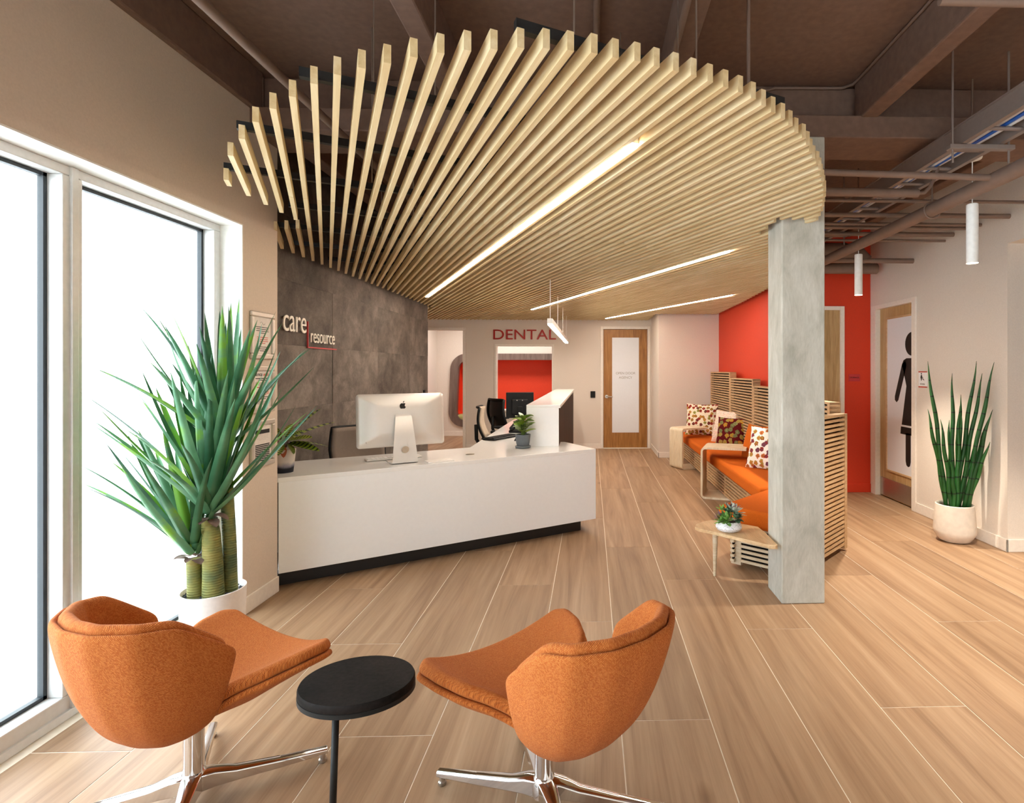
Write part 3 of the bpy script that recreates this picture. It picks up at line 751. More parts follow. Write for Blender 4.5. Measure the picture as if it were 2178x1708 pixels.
# linear pendant over the counter
t = thing('linear_pendant', 'slim white bar pendant lamp hanging over the tall counter', 'pendant lamp', (-.41, 7.5, 1.90))
MB().box(-.437, -.383, 5.55, 9.4, 1.912, 1.965).build('housing', 'white_paint', t, bevel=.002)
MB().box(-.431, -.389, 5.56, 9.39, 1.900, 1.912).build('diffuser', 'pendant_glow', t)
for y in (5.6, 6.85, 8.1, 9.3): MB().tube([(-.41, y, 1.965), (-.41, y, ZB + .02)], .004, 6).build('wire', 'white_paint', t)

# ================================================================== RECEPTION DESK
A = Vector((-2.052, 3.712)); B = Vector((.044, 5.0)); u = (B - A).normalized(); pb = Vector((-u.y, u.x))
desk = thing('reception_desk', 'white angled reception desk with black plinth and raised counter', 'desk', (-1, 4.6, 0))
TZ = .74
def q2(a, s, t): v = a + u * s + pb * t; return (v.x, v.y)
Lf = (B - A).length
A2 = A
fp = MB().slab([(0, .11), (Lf, .11), (Lf, TZ - .03), (0, TZ - .03)], (A.x, A.y, 0), (u.x, u.y, 0), (0, 0, 1), -.03); fp.build('front_panel', 'white_laminate', desk, bevel=.002)
e1 = q2(B, 0, 0); e2 = q2(B, 0, .56)
ep = MB().prism([q2(B, -.03, .03), q2(B, 0, .03), q2(B, 0, .56), q2(B, -.03, .56)], .11, TZ - .03); ep.build('end_panel', 'white_laminate', desk, bevel=.002)
MB().prism([q2(A, .0, .10), q2(B, -.10, .10), q2(B, -.10, .50), q2(A, .0, .50)], 0, .11).build('plinth', 'black_kick', desk)
bb = Vector((-1.135, 5.14))
top = [tuple(A), tuple(B), q2(B, 0, .58), (-.33, 5.50), (-.33, 9.45), (-1.11, 9.45), (-1.11, 5.13), (-2.39, 4.34), (-2.39, 3.712)]
MB().prism(top, TZ - .03, TZ).build('worktop', 'white_quartz', desk, bevel=.002)
MB().box(-.585, -.315, 5.20, 9.48, TZ, 1.095).build('riser', 'white_laminate', desk, bevel=.002)
MB().box(-.60, -.285, 5.18, 9.50, 1.095, 1.125).build('counter_top', 'white_quartz', desk, bevel=.002)
MB().box(-.60, -.30, 5.18, 5.205, TZ, 1.095).build('riser_end', 'white_laminate', desk, bevel=.002)
for i in range(8):
    y0 = 5.215 + i * .533; MB().box(-.316, -.30, y0, y0 + .526, .05, 1.09).build('side_panel', 'walnut', desk, bevel=.002)
MB().box(-.315, -.306, 5.22, 9.46, 0, .05).build('plinth', 'black_kick', desk)
MB().box(-1.06, -.34, 9.40, 9.44, 0, TZ - .03).build('end_panel', 'white_laminate', desk)
MB().prism([q2(A, .03, .52), q2(A, .05, .52), q2(A, .05, .1), q2(A, .03, .1)], .11, TZ - .03).build('end_panel', 'white_laminate', desk)
gm = MB().lathe([(0, .004), (.034, .004), (.036, 0)], (-1.016, 4.70, TZ), 24).build('grommet', 'steel', desk)

# all-in-one computer seen from behind
ic = Vector((-1.455, 4.33, TZ)); ang = math.atan2(u.y, u.x)
comp = thing('desktop_computer', 'silver all-in-one computer on white desk, back towards the camera', 'computer', ic, world=False); comp.rotation_euler = (0, 0, ang)
def face_pt(x, z, y): return Vector((x, y, z))
ww, z0c, z1c = .325, .125, .53
pnl = MB(); rr_ = rrect(-ww, ww, z0c, z1c, .022)
tilt = R(-6)
n = len(rr_)
front = [(x, .030, z) for x, z in rr_]; rim = [(x, .022, z) for x, z in rr_]
inn = [(x * .93, -.002, (z - .33) * .9 + .33) for x, z in rr_]; inn2 = [(x * .5, -.022, (z - .33) * .5 + .33) for x, z in rr_]
pnl.add(front + rim + inn + inn2, [tuple(range(n))] + [(r * n + i, (r + 1) * n + i, (r + 1) * n + (i + 1) % n, r * n + (i + 1) % n) for r in range(3) for i in range(n)] + [tuple(range(3 * n, 4 * n))[::-1]])
TM = Matrix.Translation((0, 0, .33)) @ Matrix.Rotation(tilt, 4, 'X') @ Matrix.Translation((0, 0, -.33))
pnl.v = [tuple(TM @ Vector(p)) for p in pnl.v]
body_ = auto_smooth(pnl.build('body', 'silver', comp), 60)
st = MB(); prof = [(-.018, .37), (-.045, .352), (-.075, .20), (-.098, .03), (-.092, .012), (-.07, .006), (.12, .004)]
wd = [.055, .06, .075, .092, .095, .095, .095]
top_ = []; 
for th in (0, 1):
    for (y, z), w_ in zip(prof, wd):
        off = .007 if th else 0
        top_ += [(-w_, y + (off if z > .02 else 0), z - (off * .6 if z <= .02 else 0)), (w_, y + (off if z > .02 else 0), z - (off * .6 if z <= .02 else 0))]
nn = len(prof); fs = []
for i in range(nn - 1):
    fs.append((2 * i, 2 * i + 2, 2 * i + 3, 2 * i + 1)); fs.append((2 * nn + 2 * i, 2 * nn + 2 * i + 1, 2 * nn + 2 * i + 3, 2 * nn + 2 * i + 2))
    fs.append((2 * i, 2 * nn + 2 * i, 2 * nn + 2 * i + 2, 2 * i + 2)); fs.append((2 * i + 1, 2 * i + 3, 2 * nn + 2 * i + 3, 2 * nn + 2 * i + 1))
fs += [(0, 1, 2 * nn + 1, 2 * nn), (2 * nn - 2, 4 * nn - 2, 4 * nn - 1, 2 * nn - 1)]
stand = auto_smooth(MB().add(top_, fs).build('stand', 'silver', comp), 50)
hole_ = MB(); a0 = Vector((0, -.0905, .108)); az = Vector((0, -.135, 1)).normalized(); ax = Vector((1, 0, 0)); nb = ax.cross(az)
hole_.add([a0 + ax * .027 * math.cos(2 * math.pi * i / 28) + az * .027 * math.sin(2 * math.pi * i / 28) + nb * .006 for i in range(28)], [tuple(range(28))])
hole_.build('cable_hole', 'chair_pad', stand)
def logo_poly():
    pts = []
    right = [(0, .40), (.12, .44), (.26, .43), (.38, .36), (.30, .26), (.27, .12), (.31, -.02), (.43, -.10), (.36, -.28), (.26, -.42), (.16, -.46), (.06, -.43), (0, -.42)]
    left = [(-.06, -.43), (-.17, -.46), (-.29, -.38), (-.40, -.18), (-.44, .04), (-.41, .24), (-.31, .38), (-.18, .44), (-.07, .41)]
    return right + left
lg = MB(); lp = Matrix.Translation((0, -.0255, .425)); sc_ = .052
lo = (TM @ Vector((0, -.0245, .43)))
for pl in (logo_poly(), [(.0, .52), (.02, .64), (.10, .74), (.20, .78), (.19, .66), (.11, .56)]):
    lg.slab([(x * sc_, y * sc_) for x, y in pl][::-1], lo, (1, 0, 0), (0, math.sin(-tilt) * -1, 1), .0015)
lg.build('emblem', 'print_black', body_)
pt = MB()
for i in range(8):
    x = -.262 + i * .0155 + (.02 if i > 6 else 0); c = TM @ Vector((x - .0, -.0045, .168)); pt.obox(c, (.0035 if i < 5 else .002, 0, 0), (0, .002, 0), (0, 0, .006 if i < 5 else .003))
pt.build('ports', 'print_black', body_)
kb = MB(); kb.obox((-.02, .20, .012), (.21, 0, 0), (0, .055, 0), (0, 0, .006)); k0 = kb.build('keyboard', 'silver', bevel=.004); k0.parent = None
k0.matrix_world = Matrix.Translation((ic.x, ic.y, TZ - .004)) @ Matrix.Rotation(ang, 4, 'Z'); tag(k0, 'slim silver keyboard behind the silver computer', 'keyboard')
km = MB()
for r_ in range(5):
    for c_ in range(13): km.obox((-.205 + c_ * .031, .163 + r_ * .0185, .0195), (.0135, 0, 0), (0, .0078, 0), (0, 0, .0016))
km.build('keys', 'white_paint', k0)
# clear memo pad lying beside the stand
o = MB().box(-.1, .1, -.05, .05, 0, .008).build('memo_pad', 'paper', bevel=.002); o.location = (-1.18, 4.36, TZ); o.rotation_euler.z = ang; tag(o, 'small pale memo pad lying on desk by computer foot', 'pad')

# desk plants
def leaf_mesh(name, L, Wd, bend, mat, seg=8, fold=.15, keel=0, tipw=.0, curl=0.0):
    mb = MB(); cols = 5
    for i in range(seg + 1):
        t = i / seg; w_ = Wd * (math.sin(math.pi * min(1, t * .86 + .10)) ** .75) * (1 if t < .98 else .05)
        for j in range(cols):
            s = (j - 2) / 2; x = w_ * s; z = abs(s) * w_ * fold + bend * t * t - curl * t ** 3; y = L * t * (1 - .12 * abs(bend) / max(L, .01) * t)
            mb.v.append((x, y, z)); mb.uv.append((j / 4, t))
    for i in range(seg):
        for j in range(cols - 1):
            a = i * cols + j; mb.f.append((a, a + 1, a + cols + 1, a + cols))
    return mb.mesh(name, mat, True)
def orient(d, roll=0.0):
    d = Vector(d).normalized(); x = d.cross(Vector((0, 0, 1)))
    if x.length < .01: x = Vector((1, 0, 0))
    x.normalize(); z = x.cross(d)
    m = Matrix((x, d, z)).transposed().to_4x4()
    return m @ Matrix.Rotation(roll, 4, 'Y')
def put_leaf(mesh, name, parent, p, d, scale=1.0, roll=0.0):
    o = link(name, mesh, parent); o.matrix_basis = Matrix.Translation(p) @ orient(d, roll) @ Matrix.Scale(scale, 4)
    return o
gp = G(1116, 951, TZ); gp = Vector((-.62, 5.08, TZ))
t = thing('potted_herb', 'small leafy plant in a ribbed slate-grey pot on the white desk', 'plant', gp)
rb = MB(); prof = [(.052, .016), (.060, .05), (.066, .10), (.070, .125), (.064, .125), (.060, .11), (0, .108)]
base = len(rb.v); sg = 56
for r_, z in prof:
    for k in range(sg):
        a = 2 * math.pi * k / sg; q = r_ * (1 + (.02 if k % 2 else -.01) * (1 if z < .12 else 0)); rb.v.append((gp.x + q * math.cos(a), gp.y + q * math.sin(a), gp.z + z))
for i in range(len(prof) - 1):
    for k in range(sg): rb.f.append((i * sg + k, i * sg + (k + 1) % sg, (i + 1) * sg + (k + 1) % sg, (i + 1) * sg + k))
rb.build('pot', 'slate_pot', t)
auto_smooth(MB().lathe([(.055, 0), (.068, .004), (.072, .018), (.066, .022), (.05, .018), (0, .017)], gp, 40).build('saucer', 'slate_pot', t))
pe = MB()
for i in range(26):
    a, q = random.uniform(0, 6.28), random.uniform(0, .05); c = gp + Vector((q * math.cos(a), q * math.sin(a), .113)); pe.lathe([(0, -.006), (.008, 0), (0, .006)], c, 6, False)
po = pe.build('pebbles', 'pebble', t); po['kind'] = 'stuff'
lm = leaf_mesh('leaf', .098, .030, -.022, 'glossy_leaf')
stems = MB()
for i in range(30):
    a = i * 2.4; hgt = .03 + .15 * (i / 30); q = .02 + .012 * math.sin(i)
    p = gp + Vector((q * math.cos(a), q * math.sin(a), .112 + hgt)); el = .75 - .5 * (i / 30) * math.cos(i)
    put_leaf(lm, 'leaf', t, p, (math.cos(a), math.sin(a), .55 + .4 * math.sin(i * 1.7)), random.uniform(.75, 1.15), random.uniform(-.4, .4))
    if i % 2 == 0: stems.tube([gp + Vector((q * .5 * math.cos(a), q * .5 * math.sin(a), .108)), p], .0022, 5)
stems.build('stems', 'glossy_leaf', t)
cp = Vector((-2.135, 3.93, TZ))
t = thing('potted_calathea', 'patterned leafy plant in grey-dipped white pot at the left end of the desk', 'plant', cp, world=False)
auto_smooth(MB().lathe([(.058, 0), (.075, .16), (.068, .16), (.062, .145), (0, .145)], (0, 0, 0), 32).build('pot', 'dipped_pot', t))
MB().lathe([(0, .146), (.06, .146)], (0, 0, 0), 20, False).build('soil', 'soil', t)
cl = leaf_mesh('leaf', .25, .032, -.03, 'calathea_leaf', 12, .2)
cs = leaf_mesh('leaf', .17, .027, -.04, 'calathea_leaf', 10, .2)
st = MB()
for i, (az, el, sc1) in enumerate([(35, 50, 1.1), (10, 28, 1.25), (-8, 2, 1.15), (-18, -5, 1.0), (-40, -12, .9), (-70, -20, .8), (60, 30, .8), (100, 45, .9), (150, 40, .9), (200, 30, .8), (-110, 10, .8), (-90, 35, .9), (-50, 20, .9), (-30, 15, 1.0)]):
    d = Vector((math.cos(R(az)) * math.cos(R(el)), math.sin(R(az)) * math.cos(R(el)), math.sin(R(el))))
    p0 = Vector((0, 0, .145)); p1 = p0 + Vector((d.x * .05, d.y * .05, .06 + max(0, d.z) * .05)); st.tube([p0, p0.lerp(p1, .6) + Vector((0, 0, .01)), p1], .003, 5)
    put_leaf(cl if sc1 > .95 else cs, 'leaf', t, p1, d, sc1, random.uniform(-.6, .6))
st.build('stems', 'brown_husk', t)
put_leaf(leaf_mesh('leaf', .07, .02, -.03, 'terracotta_leaf'), 'leaf', t, (.03, -.05, .18), (.1, -.5, -.7), 1.0)

# monitor, keyboard, mouse, phone on the return
t = thing('desk_monitor', 'black flat monitor seen from behind on the desk return', 'monitor', (-.86, 6.75, TZ), world=False); t.rotation_euler = (0, 0, R(8))
MB().box(-.165, .165, -.012, .02, .13, .44).build('screen_body', 'black_plastic', t, bevel=.006)
MB().box(-.10, .10, -.04, -.01, .18, .36).build('back_housing', 'black_plastic', t, bevel=.012)
MB().box(-.028, .028, -.055, -.03, .01, .27).build('stand', 'black_metal', t, bevel=.004)
MB().box(-.11, .11, -.13, .08, 0, .014).build('base', 'black_metal', t, bevel=.005)
m = MB()
for x in (-.035, .03): m.lathe([(0, 0), (.006, 0), (.006, .004), (0, .004)], (x, 0, 0), 12)
m.v = [(x, -.0415 + -z, .345 + y) for x, y, z in m.v]; m.build('mount_screws', 'steel', t)
t = MB().box(-.22, .22, -.075, .075, .002, .022).build('keyboard', 'black_plastic', bevel=.006); t.location = (-.93, 5.80, TZ); t.rotation_euler = (0, 0, R(62)); tag(t, 'black keyboard on the desk return near the grey pot', 'keyboard')
m = MB()
for i in range(5):
    for j in range(15): m.box(-.205 + j * .0275, -.182 + j * .0275, -.06 + i * .024, -.04 + i * .024, .022, .028)
m.build('keys', 'black_plastic', t)
t = MB(); t.grid(lambda a, b: Vector(((a - .5) * .06, (b - .5) * .10, .033 * math.sqrt(max(0, 1 - (2 * a - 1) ** 2)) * math.sqrt(max(0, 1 - (2 * b - 1) ** 2)) + .001)), 10, 12)
t = t.build('computer_mouse', 'black_plastic', None, True); t.location = (-.74, 5.62, TZ); tag(t, 'black mouse on desk beside the grey pot', 'mouse')
t = thing('desk_phone', 'black desk phone with handset below the monitor', 'phone', (-.80, 6.35, TZ), world=False); t.rotation_euler = (0, 0, R(-15))
m = MB(); m.add([(-.11, -.09, 0), (.11, -.09, 0), (.11, .09, 0), (-.11, .09, 0), (-.11, -.09, .025), (.11, -.09, .025), (.11, .09, .09), (-.11, .09, .09)], [(0, 3, 2, 1), (4, 5, 6, 7), (0, 1, 5, 4), (1, 2, 6, 5), (2, 3, 7, 6), (3, 0, 4, 7)])
m.build('phone_body', 'black_plastic', t, bevel=.006)
MB().obox((-.075, 0, .082), (.024, 0, 0), (0, .10, .036), (0, -.006, .016)).build('handset', 'black_plastic', t, bevel=.01)
MB().obox((.045, .035, .082), (.045, 0, 0), (0, .03, .011), (0, 0, .003)).build('display', 'gasket', t)

# task chairs
def task_chair(label, loc, rot, mat, frame='black_plastic', zback=1.0):
    t = thing('task_chair', label, 'chair', loc, 'office chairs behind the desk', world=False); t.rotation_euler = (0, 0, rot)
    s = MB(); s.grid(lambda a, b: Vector(((a - .5) * .50, (b - .5) * .48 + .0, .46 + .05 * (1 - abs(2 * a - 1) ** 4) * (1 - abs(2 * b - 1) ** 4))), 12, 12); s.box(-.235, .235, -.225, .225, .42, .462)
    s.build('seat', frame, t, True)
    def bk(a, b):
        x = (a - .5) * (.46 - .05 * abs(b - .5)); return Vector((x, -.235 - .07 * b + .05 * (2 * a - 1) ** 2 - .05 * math.sin(b * math.pi), .56 + (zback - .56) * b))
    bo = MB().grid(bk, 14, 12).build('backrest', mat, t, True); md = bo.modifiers.new('solid', 'SOLIDIFY'); md.thickness = .025
    edge = [bk(i / 14, 0) for i in range(15)] + [bk(1, j / 12) for j in range(1, 13)] + [bk(1 - i / 14, 1) for i in range(1, 15)] + [bk(0, 1 - j / 12) for j in range(1, 13)]
    MB().tube([p + Vector((0, -.016, 0)) for p in edge], .016, 8, False).build('back_frame', frame, t, True)
    MB().tube([(0, -.02, .40), (0, -.26, .42), (0, -.33, .55), (0, -.335, .74)], .024, 8).build('back_support', frame, t, True)
    for sx in (-1, 1):
        MB().tube([(sx * .20, 0, .43), (sx * .29, 0, .45), (sx * .295, -.02, .66)], .017, 8).build('arm_post', frame, t, True)
        MB().box(sx * .295 - .04, sx * .295 + .04, -.13, .13, .66, .69).build('arm_pad', frame, t, bevel=.012)
    MB().tube([(0, 0, .08), (0, 0, .43)], .026, 10).build('gas_post', 'black_metal', t, True)
    for i in range(5):
        a = R(72 * i + 15); e = Vector((.30 * math.cos(a), .30 * math.sin(a), .07)); MB().tube([(0, 0, .10), e], [.026, .016], 8).build('base_arm', frame, t, True)
        w_ = MB(); w_.tube([e + Vector((-.02 * math.sin(a), .02 * math.cos(a), -.042)), e + Vector((.02 * math.sin(a), -.02 * math.cos(a), -.042))], .028, 14); w_.build('caster', frame, t)
    return t
task_chair('taupe mesh-back office chair behind the silver computer', (-1.93, 4.86, 0), R(218), 'grey_mesh', zback=.94)
task_chair('pale-backed office chair with black frame at the desk return', (-1.16, 7.3, 0), R(-84), 'chair_pad', zback=.97)
task_chair('black open-back office chair behind the desk monitor', (-1.25, 8.75, 0), R(-50), 'black_plastic', zback=1.0)

# ================================================================== SIGNS
sg_ = thing('wall_sign', 'cream dimensional lettering with red corner line on the slate wall', 'sign', (XS + .002, 4.8, 1.7))
U_, V_ = (0, 1, 0), (0, 0, 1)
c0 = WX(602, 707, XS + .02)
place_text('care', .275, (XS + .012, c0.y, 1.757), U_, V_, 'sign_cream', sg_, extrude=.004, xs=.76, offset=-.001)
place_text('resource', .178, (XS + .012, 4.795, 1.685), U_, V_, 'sign_cream', sg_, extrude=.003, xs=.70, offset=-.001)
MB().box(XS + .002, XS + .014, 4.762, 4.770, 1.645, 1.86).build('corner_line', 'sign_red', sg_)
MB().box(XS + .002, XS + .014, 4.762, 5.29, 1.637, 1.647).build('corner_line', 'sign_red', sg_)
c_ = WX(904, 840, XS + .02); o = MB().box(XS, XS + .02, c_.y - .03, c_.y + .03, c_.z - .07, c_.z + .07).build('wall_switch', 'black_plastic', bevel=.004); tag(o, 'narrow black switch plate at the far end of the slate wall', 'switch')
sg2 = thing('lettering_sign', 'dark red capital lettering above the reception window', 'sign', (-1.25, YF, 2.0))
vs, fs = text_mesh('DENTAL', .255, .006, align='LEFT'); w0 = max(p[0] for p in vs) - min(p[0] for p in vs); xs_ = 1.115 / w0
place_text('DENTAL', .262, (-1.812, YF - .012, 2.012), (1, 0, 0), (0, 0, 1), 'dental_red', sg2, extrude=.006, xs=xs_, offset=.001)
o = MB().box(-.009, .078, YF - .022, YF, .938, 1.059).build('card_reader', 'black_plastic', bevel=.004); tag(o, 'small black card reader on the wall left of the wooden door', 'card reader')
t = thing('door_sign', 'small dark plate reading storage on the red wall', 'sign', (3.12, YRF, 1.35)); MB().box(3.055, 3.19, YRF - .008, YRF, 1.315, 1.40).build('plate', 'sign_red', t, bevel=.001)
place_text('STORAGE', .026, (3.122, YRF - .0081, 1.352), (1, 0, 0), (0, 0, 1), 'print_black', t, 'lettering', .0004, False, align='CENTER')
t = thing('restroom_sign', 'white restroom sign with red bars beside the door', 'sign', (XR, 5.445, 1.35)); y0, y1, z0, z1 = 5.375, 5.512, 1.275, 1.437
MB().box(XR - .006, XR, y0, y1, z0, z1).build('plate', 'white_paint', t, bevel=.001)
for a, b in ((z0, z0 + .011), (z1 - .011, z1)): MB().box(XR - .0075, XR, y0, y1, a, b).build('red_bar', 'print_red', t)
so, su, sw = (XR - .0062, 5.463, 1.345), (0, -1, 0), (0, 0, 1)
m = MB(); m.slab([(.0085 * math.cos(i * .52), .068 + .0085 * math.sin(i * .52)) for i in range(12)], so, su, sw, -.0006)
m.slab([(-.008, .056), (.008, .056), (.017, .03), (.012, .018), (.008, .018), (.007, 0), (-.007, 0), (-.008, .018), (-.012, .018), (-.017, .03)], so, su, sw, -.0006)
m.slab([(.022, .036), (.03, .03), (.024, .018), (.036, .016), (.046, .004), (.040, -.002), (.033, .008), (.018, .010)], so, su, sw, -.0006); m.build('pictogram', 'print_black', t)
place_text('WOMEN', .02, (XR - .0062, 5.445, 1.302), (0, -1, 0), (0, 0, 1), 'print_black', t, 'lettering', .0003, False, align='CENTER')
# three framed notices on the pier
def notice(label, z0, z1, kind):
    y0, y1 = 3.405, 3.655; t = thing('notice_frame', label, 'notice', (XW, 3.53, z0), 'silver snap frames on the pier')
    w_ = .032
    MB().box(XW, XW + .006, y0 + .01, y1 - .01, z0 + .01, z1 - .01).build('sheet', 'paper', t)
    for a, b, c, d in ((y0, y1, z0, z0 + w_), (y0, y1, z1 - w_, z1), (y0, y0 + w_, z0 + w_, z1 - w_), (y1 - w_, y1, z0 + w_, z1 - w_)):
        MB().box(XW, XW + .016, a, b, c, d).build('frame_rail', 'frame_silver', t, bevel=.006)
    xp = XW + .0065; cy = (y0 + y1) / 2; h = z1 - z0
    def lines(z, n, dz, w, mat, th=.004):
        m = MB()
        for i in range(n):
            ww_ = w * (1 if i < n - 1 else .55) * random.uniform(.86, 1); m.box(xp - .0004, xp, cy - ww_ / 2, cy + ww_ / 2, z - i * dz - th, z - i * dz)
        m.build('print', mat, t)
    if kind == 0:
        m = MB(); m.tube([(xp, cy - .025 + .05 * i / 10, z1 - .07 + .008 * math.sin(i * .63)) for i in range(11)], .0012, 5); m.build('print', 'print_grey', t)
        lines(z1 - .092, 4, .012, .145, 'print_black'); lines(z1 - .155, 4, .012, .12, 'print_red'); lines(z1 - .215, 3, .012, .11, 'print_black')
    elif kind == 1:
        place_text('NOTICE/', .021, (xp - .0003, cy - .083, z1 - .062), (0, 1, 0), (0, 0, 1), 'print_black', t, 'print', .0003, False, offset=.0006)
        place_text('AVISO', .021, (xp - .0003, cy + .008, z1 - .062), (0, 1, 0), (0, 0, 1), 'print_red', t, 'print', .0003, False, offset=.0006)
        place_text('/AVI', .021, (xp - .0003, cy + .072, z1 - .062), (0, 1, 0), (0, 0, 1), 'print_grey', t, 'print', .0003, False)
        lines(z1 - .075, 2, .011, .15, 'print_black', .005); lines(z1 - .102, 4, .006, .15, 'print_grey', .003); lines(z1 - .13, 2, .011, .15, 'print_red', .005)
        lines(z1 - .16, 4, .006, .15, 'print_red', .003); lines(z1 - .192, 2, .011, .14, 'print_black', .004); lines(z1 - .22, 4, .006, .14, 'print_grey', .003)
    else:
        m = MB(); m.box(xp - .0004, xp, cy - .075, cy + .075, z1 - .085, z1 - .06); m.build('print', 'print_black', t); lines(z1 - .09, 5, .008, .14, 'print_grey', .001)
        m = MB()
        for i in range(10): m.box(xp - .0004, xp, cy - .075, cy + .075, z1 - .15 - i * .0108 - .007, z1 - .15 - i * .0108)
        m.build('print', 'print_black', t)
notice('topmost silver-framed notice on the beige pier', 1.518, 1.81, 0)
notice('middle silver-framed notice headed in black and red on the pier', 1.185, 1.475, 1)
notice('lowest silver-framed notice with black striped table on the pier', .85, 1.138, 2)

# ================================================================== BENCH
bn = thing('slatted_bench', 'long slatted plywood bench with orange cushions along the red wall', 'bench', (1.75, 6.8, 0))
SZ, ST = .0355, .019
def slat_stack(p0, p1, nrm, thick, z0, z1, mat, posts=True, postw=.045, backing=True):
    p0, p1, nrm = Vector(p0), Vector(p1), Vector(nrm).normalized(); d = (p1 - p0).normalized(); L = (p1 - p0).length
    z = z1 - ST - math.floor((z1 - z0 - ST) / SZ) * SZ; zb = z; cx = (p0 + p1) / 2 + nrm * thick / 2
    base_m = MB().obox((0, 0, 0), (L / 2, 0, 0), (0, thick / 2, 0), (0, 0, ST / 2)).mesh('slat', mat); rot = Matrix.Rotation(math.atan2(d.y, d.x), 4, 'Z')
    while z + ST <= z1 + .001:
        o = link('slat', base_m, bn); o.matrix_basis = Matrix.Translation((cx.x, cx.y, z + ST / 2)) @ rot; z += SZ
    if backing:
        c = (p0 + p1) / 2 + nrm * (thick * .55); MB().obox((c.x, c.y, (zb + z1) / 2), (d.x * (L / 2 - .01), d.y * (L / 2 - .01), 0), (nrm.x * .005, nrm.y * .005, 0), (0, 0, (z1 - zb) / 2 - .006)).build('backing_board', 'gap_shade_board', bn)  # board inside the slats, near-black so its colour deepens the gap shade
    if posts:
        for s in (postw / 2, L - postw / 2):
            c = p0 + d * s + nrm * (thick / 2)
            MB().obox((c.x, c.y, (z0 + z1) / 2), (d.x * postw / 2, d.y * postw / 2, 0), (nrm.x * (thick / 2 + .004), nrm.y * (thick / 2 + .004), 0), (0, 0, (z1 - z0) / 2)).build('post', mat, bn, bevel=.002)
XB = 1.95
for (ya, yb, zt) in ((7.72, 8.98, 1.42), (6.615, 7.72, 1.34), (5.53, 6.615, 1.262), (4.47, 5.53, 1.185)):
    slat_stack((XB, yb - .002), (XB, ya + .002), (1, 0), .085, .30, zt, 'ply_bench')
# main base: front slats and end
slat_stack((1.50, 8.95), (1.50, 4.75), (1, 0), .06, .03, .31, 'ply_bench', postw=.05)
for y in (8.0, 7.1, 6.2, 5.3): MB().box(1.505, 1.545, y - .03, y + .03, .03, .31).build('post', 'ply_bench', bn)
MB().box(1.50, 1.95, 4.75, 8.95, .31, .325).build('seat_board', 'ply_edge', bn)
c = MB().box(1.42, 1.945, 4.66, 8.96, .325, .45).build('seat_cushion', 'orange_felt', bn, bevel=.03, seg=4); auto_smooth(c, 60)
# rotated near section: front corner P0, along bu, depth bw
P0 = Vector((.93, 4.06)); bu = Vector((.707, .707)); bw = Vector((.74, -.67)).normalized()
def nb(s, t): v = P0 + bu * s + bw * t; return (v.x, v.y)
c = MB().prism([nb(0, 0), nb(0, .50), nb(.87, .50), nb(.80, 0)], .325, .455).build('seat_cushion', 'orange_felt', bn, bevel=.03, seg=4); auto_smooth(c, 60)
MB().prism([nb(.03, .06), nb(.03, .50), nb(.8, .50), nb(.78, .06)], .31, .325).build('seat_board', 'ply_edge', bn)
slat_stack(nb(.09, .50), nb(.09, .07), bu, .03, .03, .31, 'ply_edge', False)
c_ = Vector(nb(.09, .12)); 
for tt in (.10, .46):
    c_ = Vector(nb(.105, tt)); MB().obox((c_.x, c_.y, .165), (bw.x * .04, bw.y * .04, 0), (bu.x * .016, bu.y * .016, 0), (0, 0, .145)).build('post', 'ply_edge', bn)
slat_stack(nb(.06, .07), nb(.80, .07), bw, .03, .03, .31, 'ply_edge', False)
b0 = Vector((1.40, 3.73)); b1 = Vector((2.06, 4.405)); bd = (b1 - b0).normalized(); bnr = Vector((-bd.y, bd.x))
slat_stack(b0, b1, bnr, .08, .02, 1.10, 'ply_bench', postw=.05)
# bent plywood arm tables
def arm(pA, pB, inward, zt, L):
    pA, pB, inw = Vector(pA), Vector(pB), Vector(inward).normalized(); d = pB - pA
    th = .022; prof = [(L, .0), (.05, 0), (.0, .05), (.0, zt - .05), (.05, zt), (L, zt)]
    def rounded(off):
        r = .05 - off; pts = [(L, off)] + [(.05 + r * math.cos(R(a)), .05 + r * math.sin(R(a))) for a in range(270, 179, -15)] + [(.05 + r * math.cos(R(a)), zt - .05 + r * math.sin(R(a))) for a in range(180, 89, -15)] + [(L, zt - off)]
        return pts
    out = rounded(0); inn_ = rounded(th); mb = MB(); n = len(out)
    for base_ in (pA, pB):
        for P in (out, inn_):
            for x, z in P: v = base_ + inw * x; mb.v.append((v.x, v.y, z + .001))
    o1, i1, o2, i2 = 0, n, 2 * n, 3 * n
    for i in range(n - 1):
        mb.f += [(o1 + i, o1 + i + 1, o2 + i + 1, o2 + i), (i1 + i, i2 + i, i2 + i + 1, i1 + i + 1), (o1 + i, i1 + i, i1 + i + 1, o1 + i + 1), (o2 + i, o2 + i + 1, i2 + i + 1, i2 + i)]
    mb.f += [(o1, o2, i2, i1), (o1 + n - 1, i1 + n - 1, i2 + n - 1, o2 + n - 1)]
    auto_smooth(mb.build('arm_table', 'ply_pale', bn), 35)
arm((1.175, 8.27), (1.315, 7.98), (.9, .43), .60, .46)
arm((1.36, 6.59), (1.233, 6.21), (.95, -.32), .58, .50)
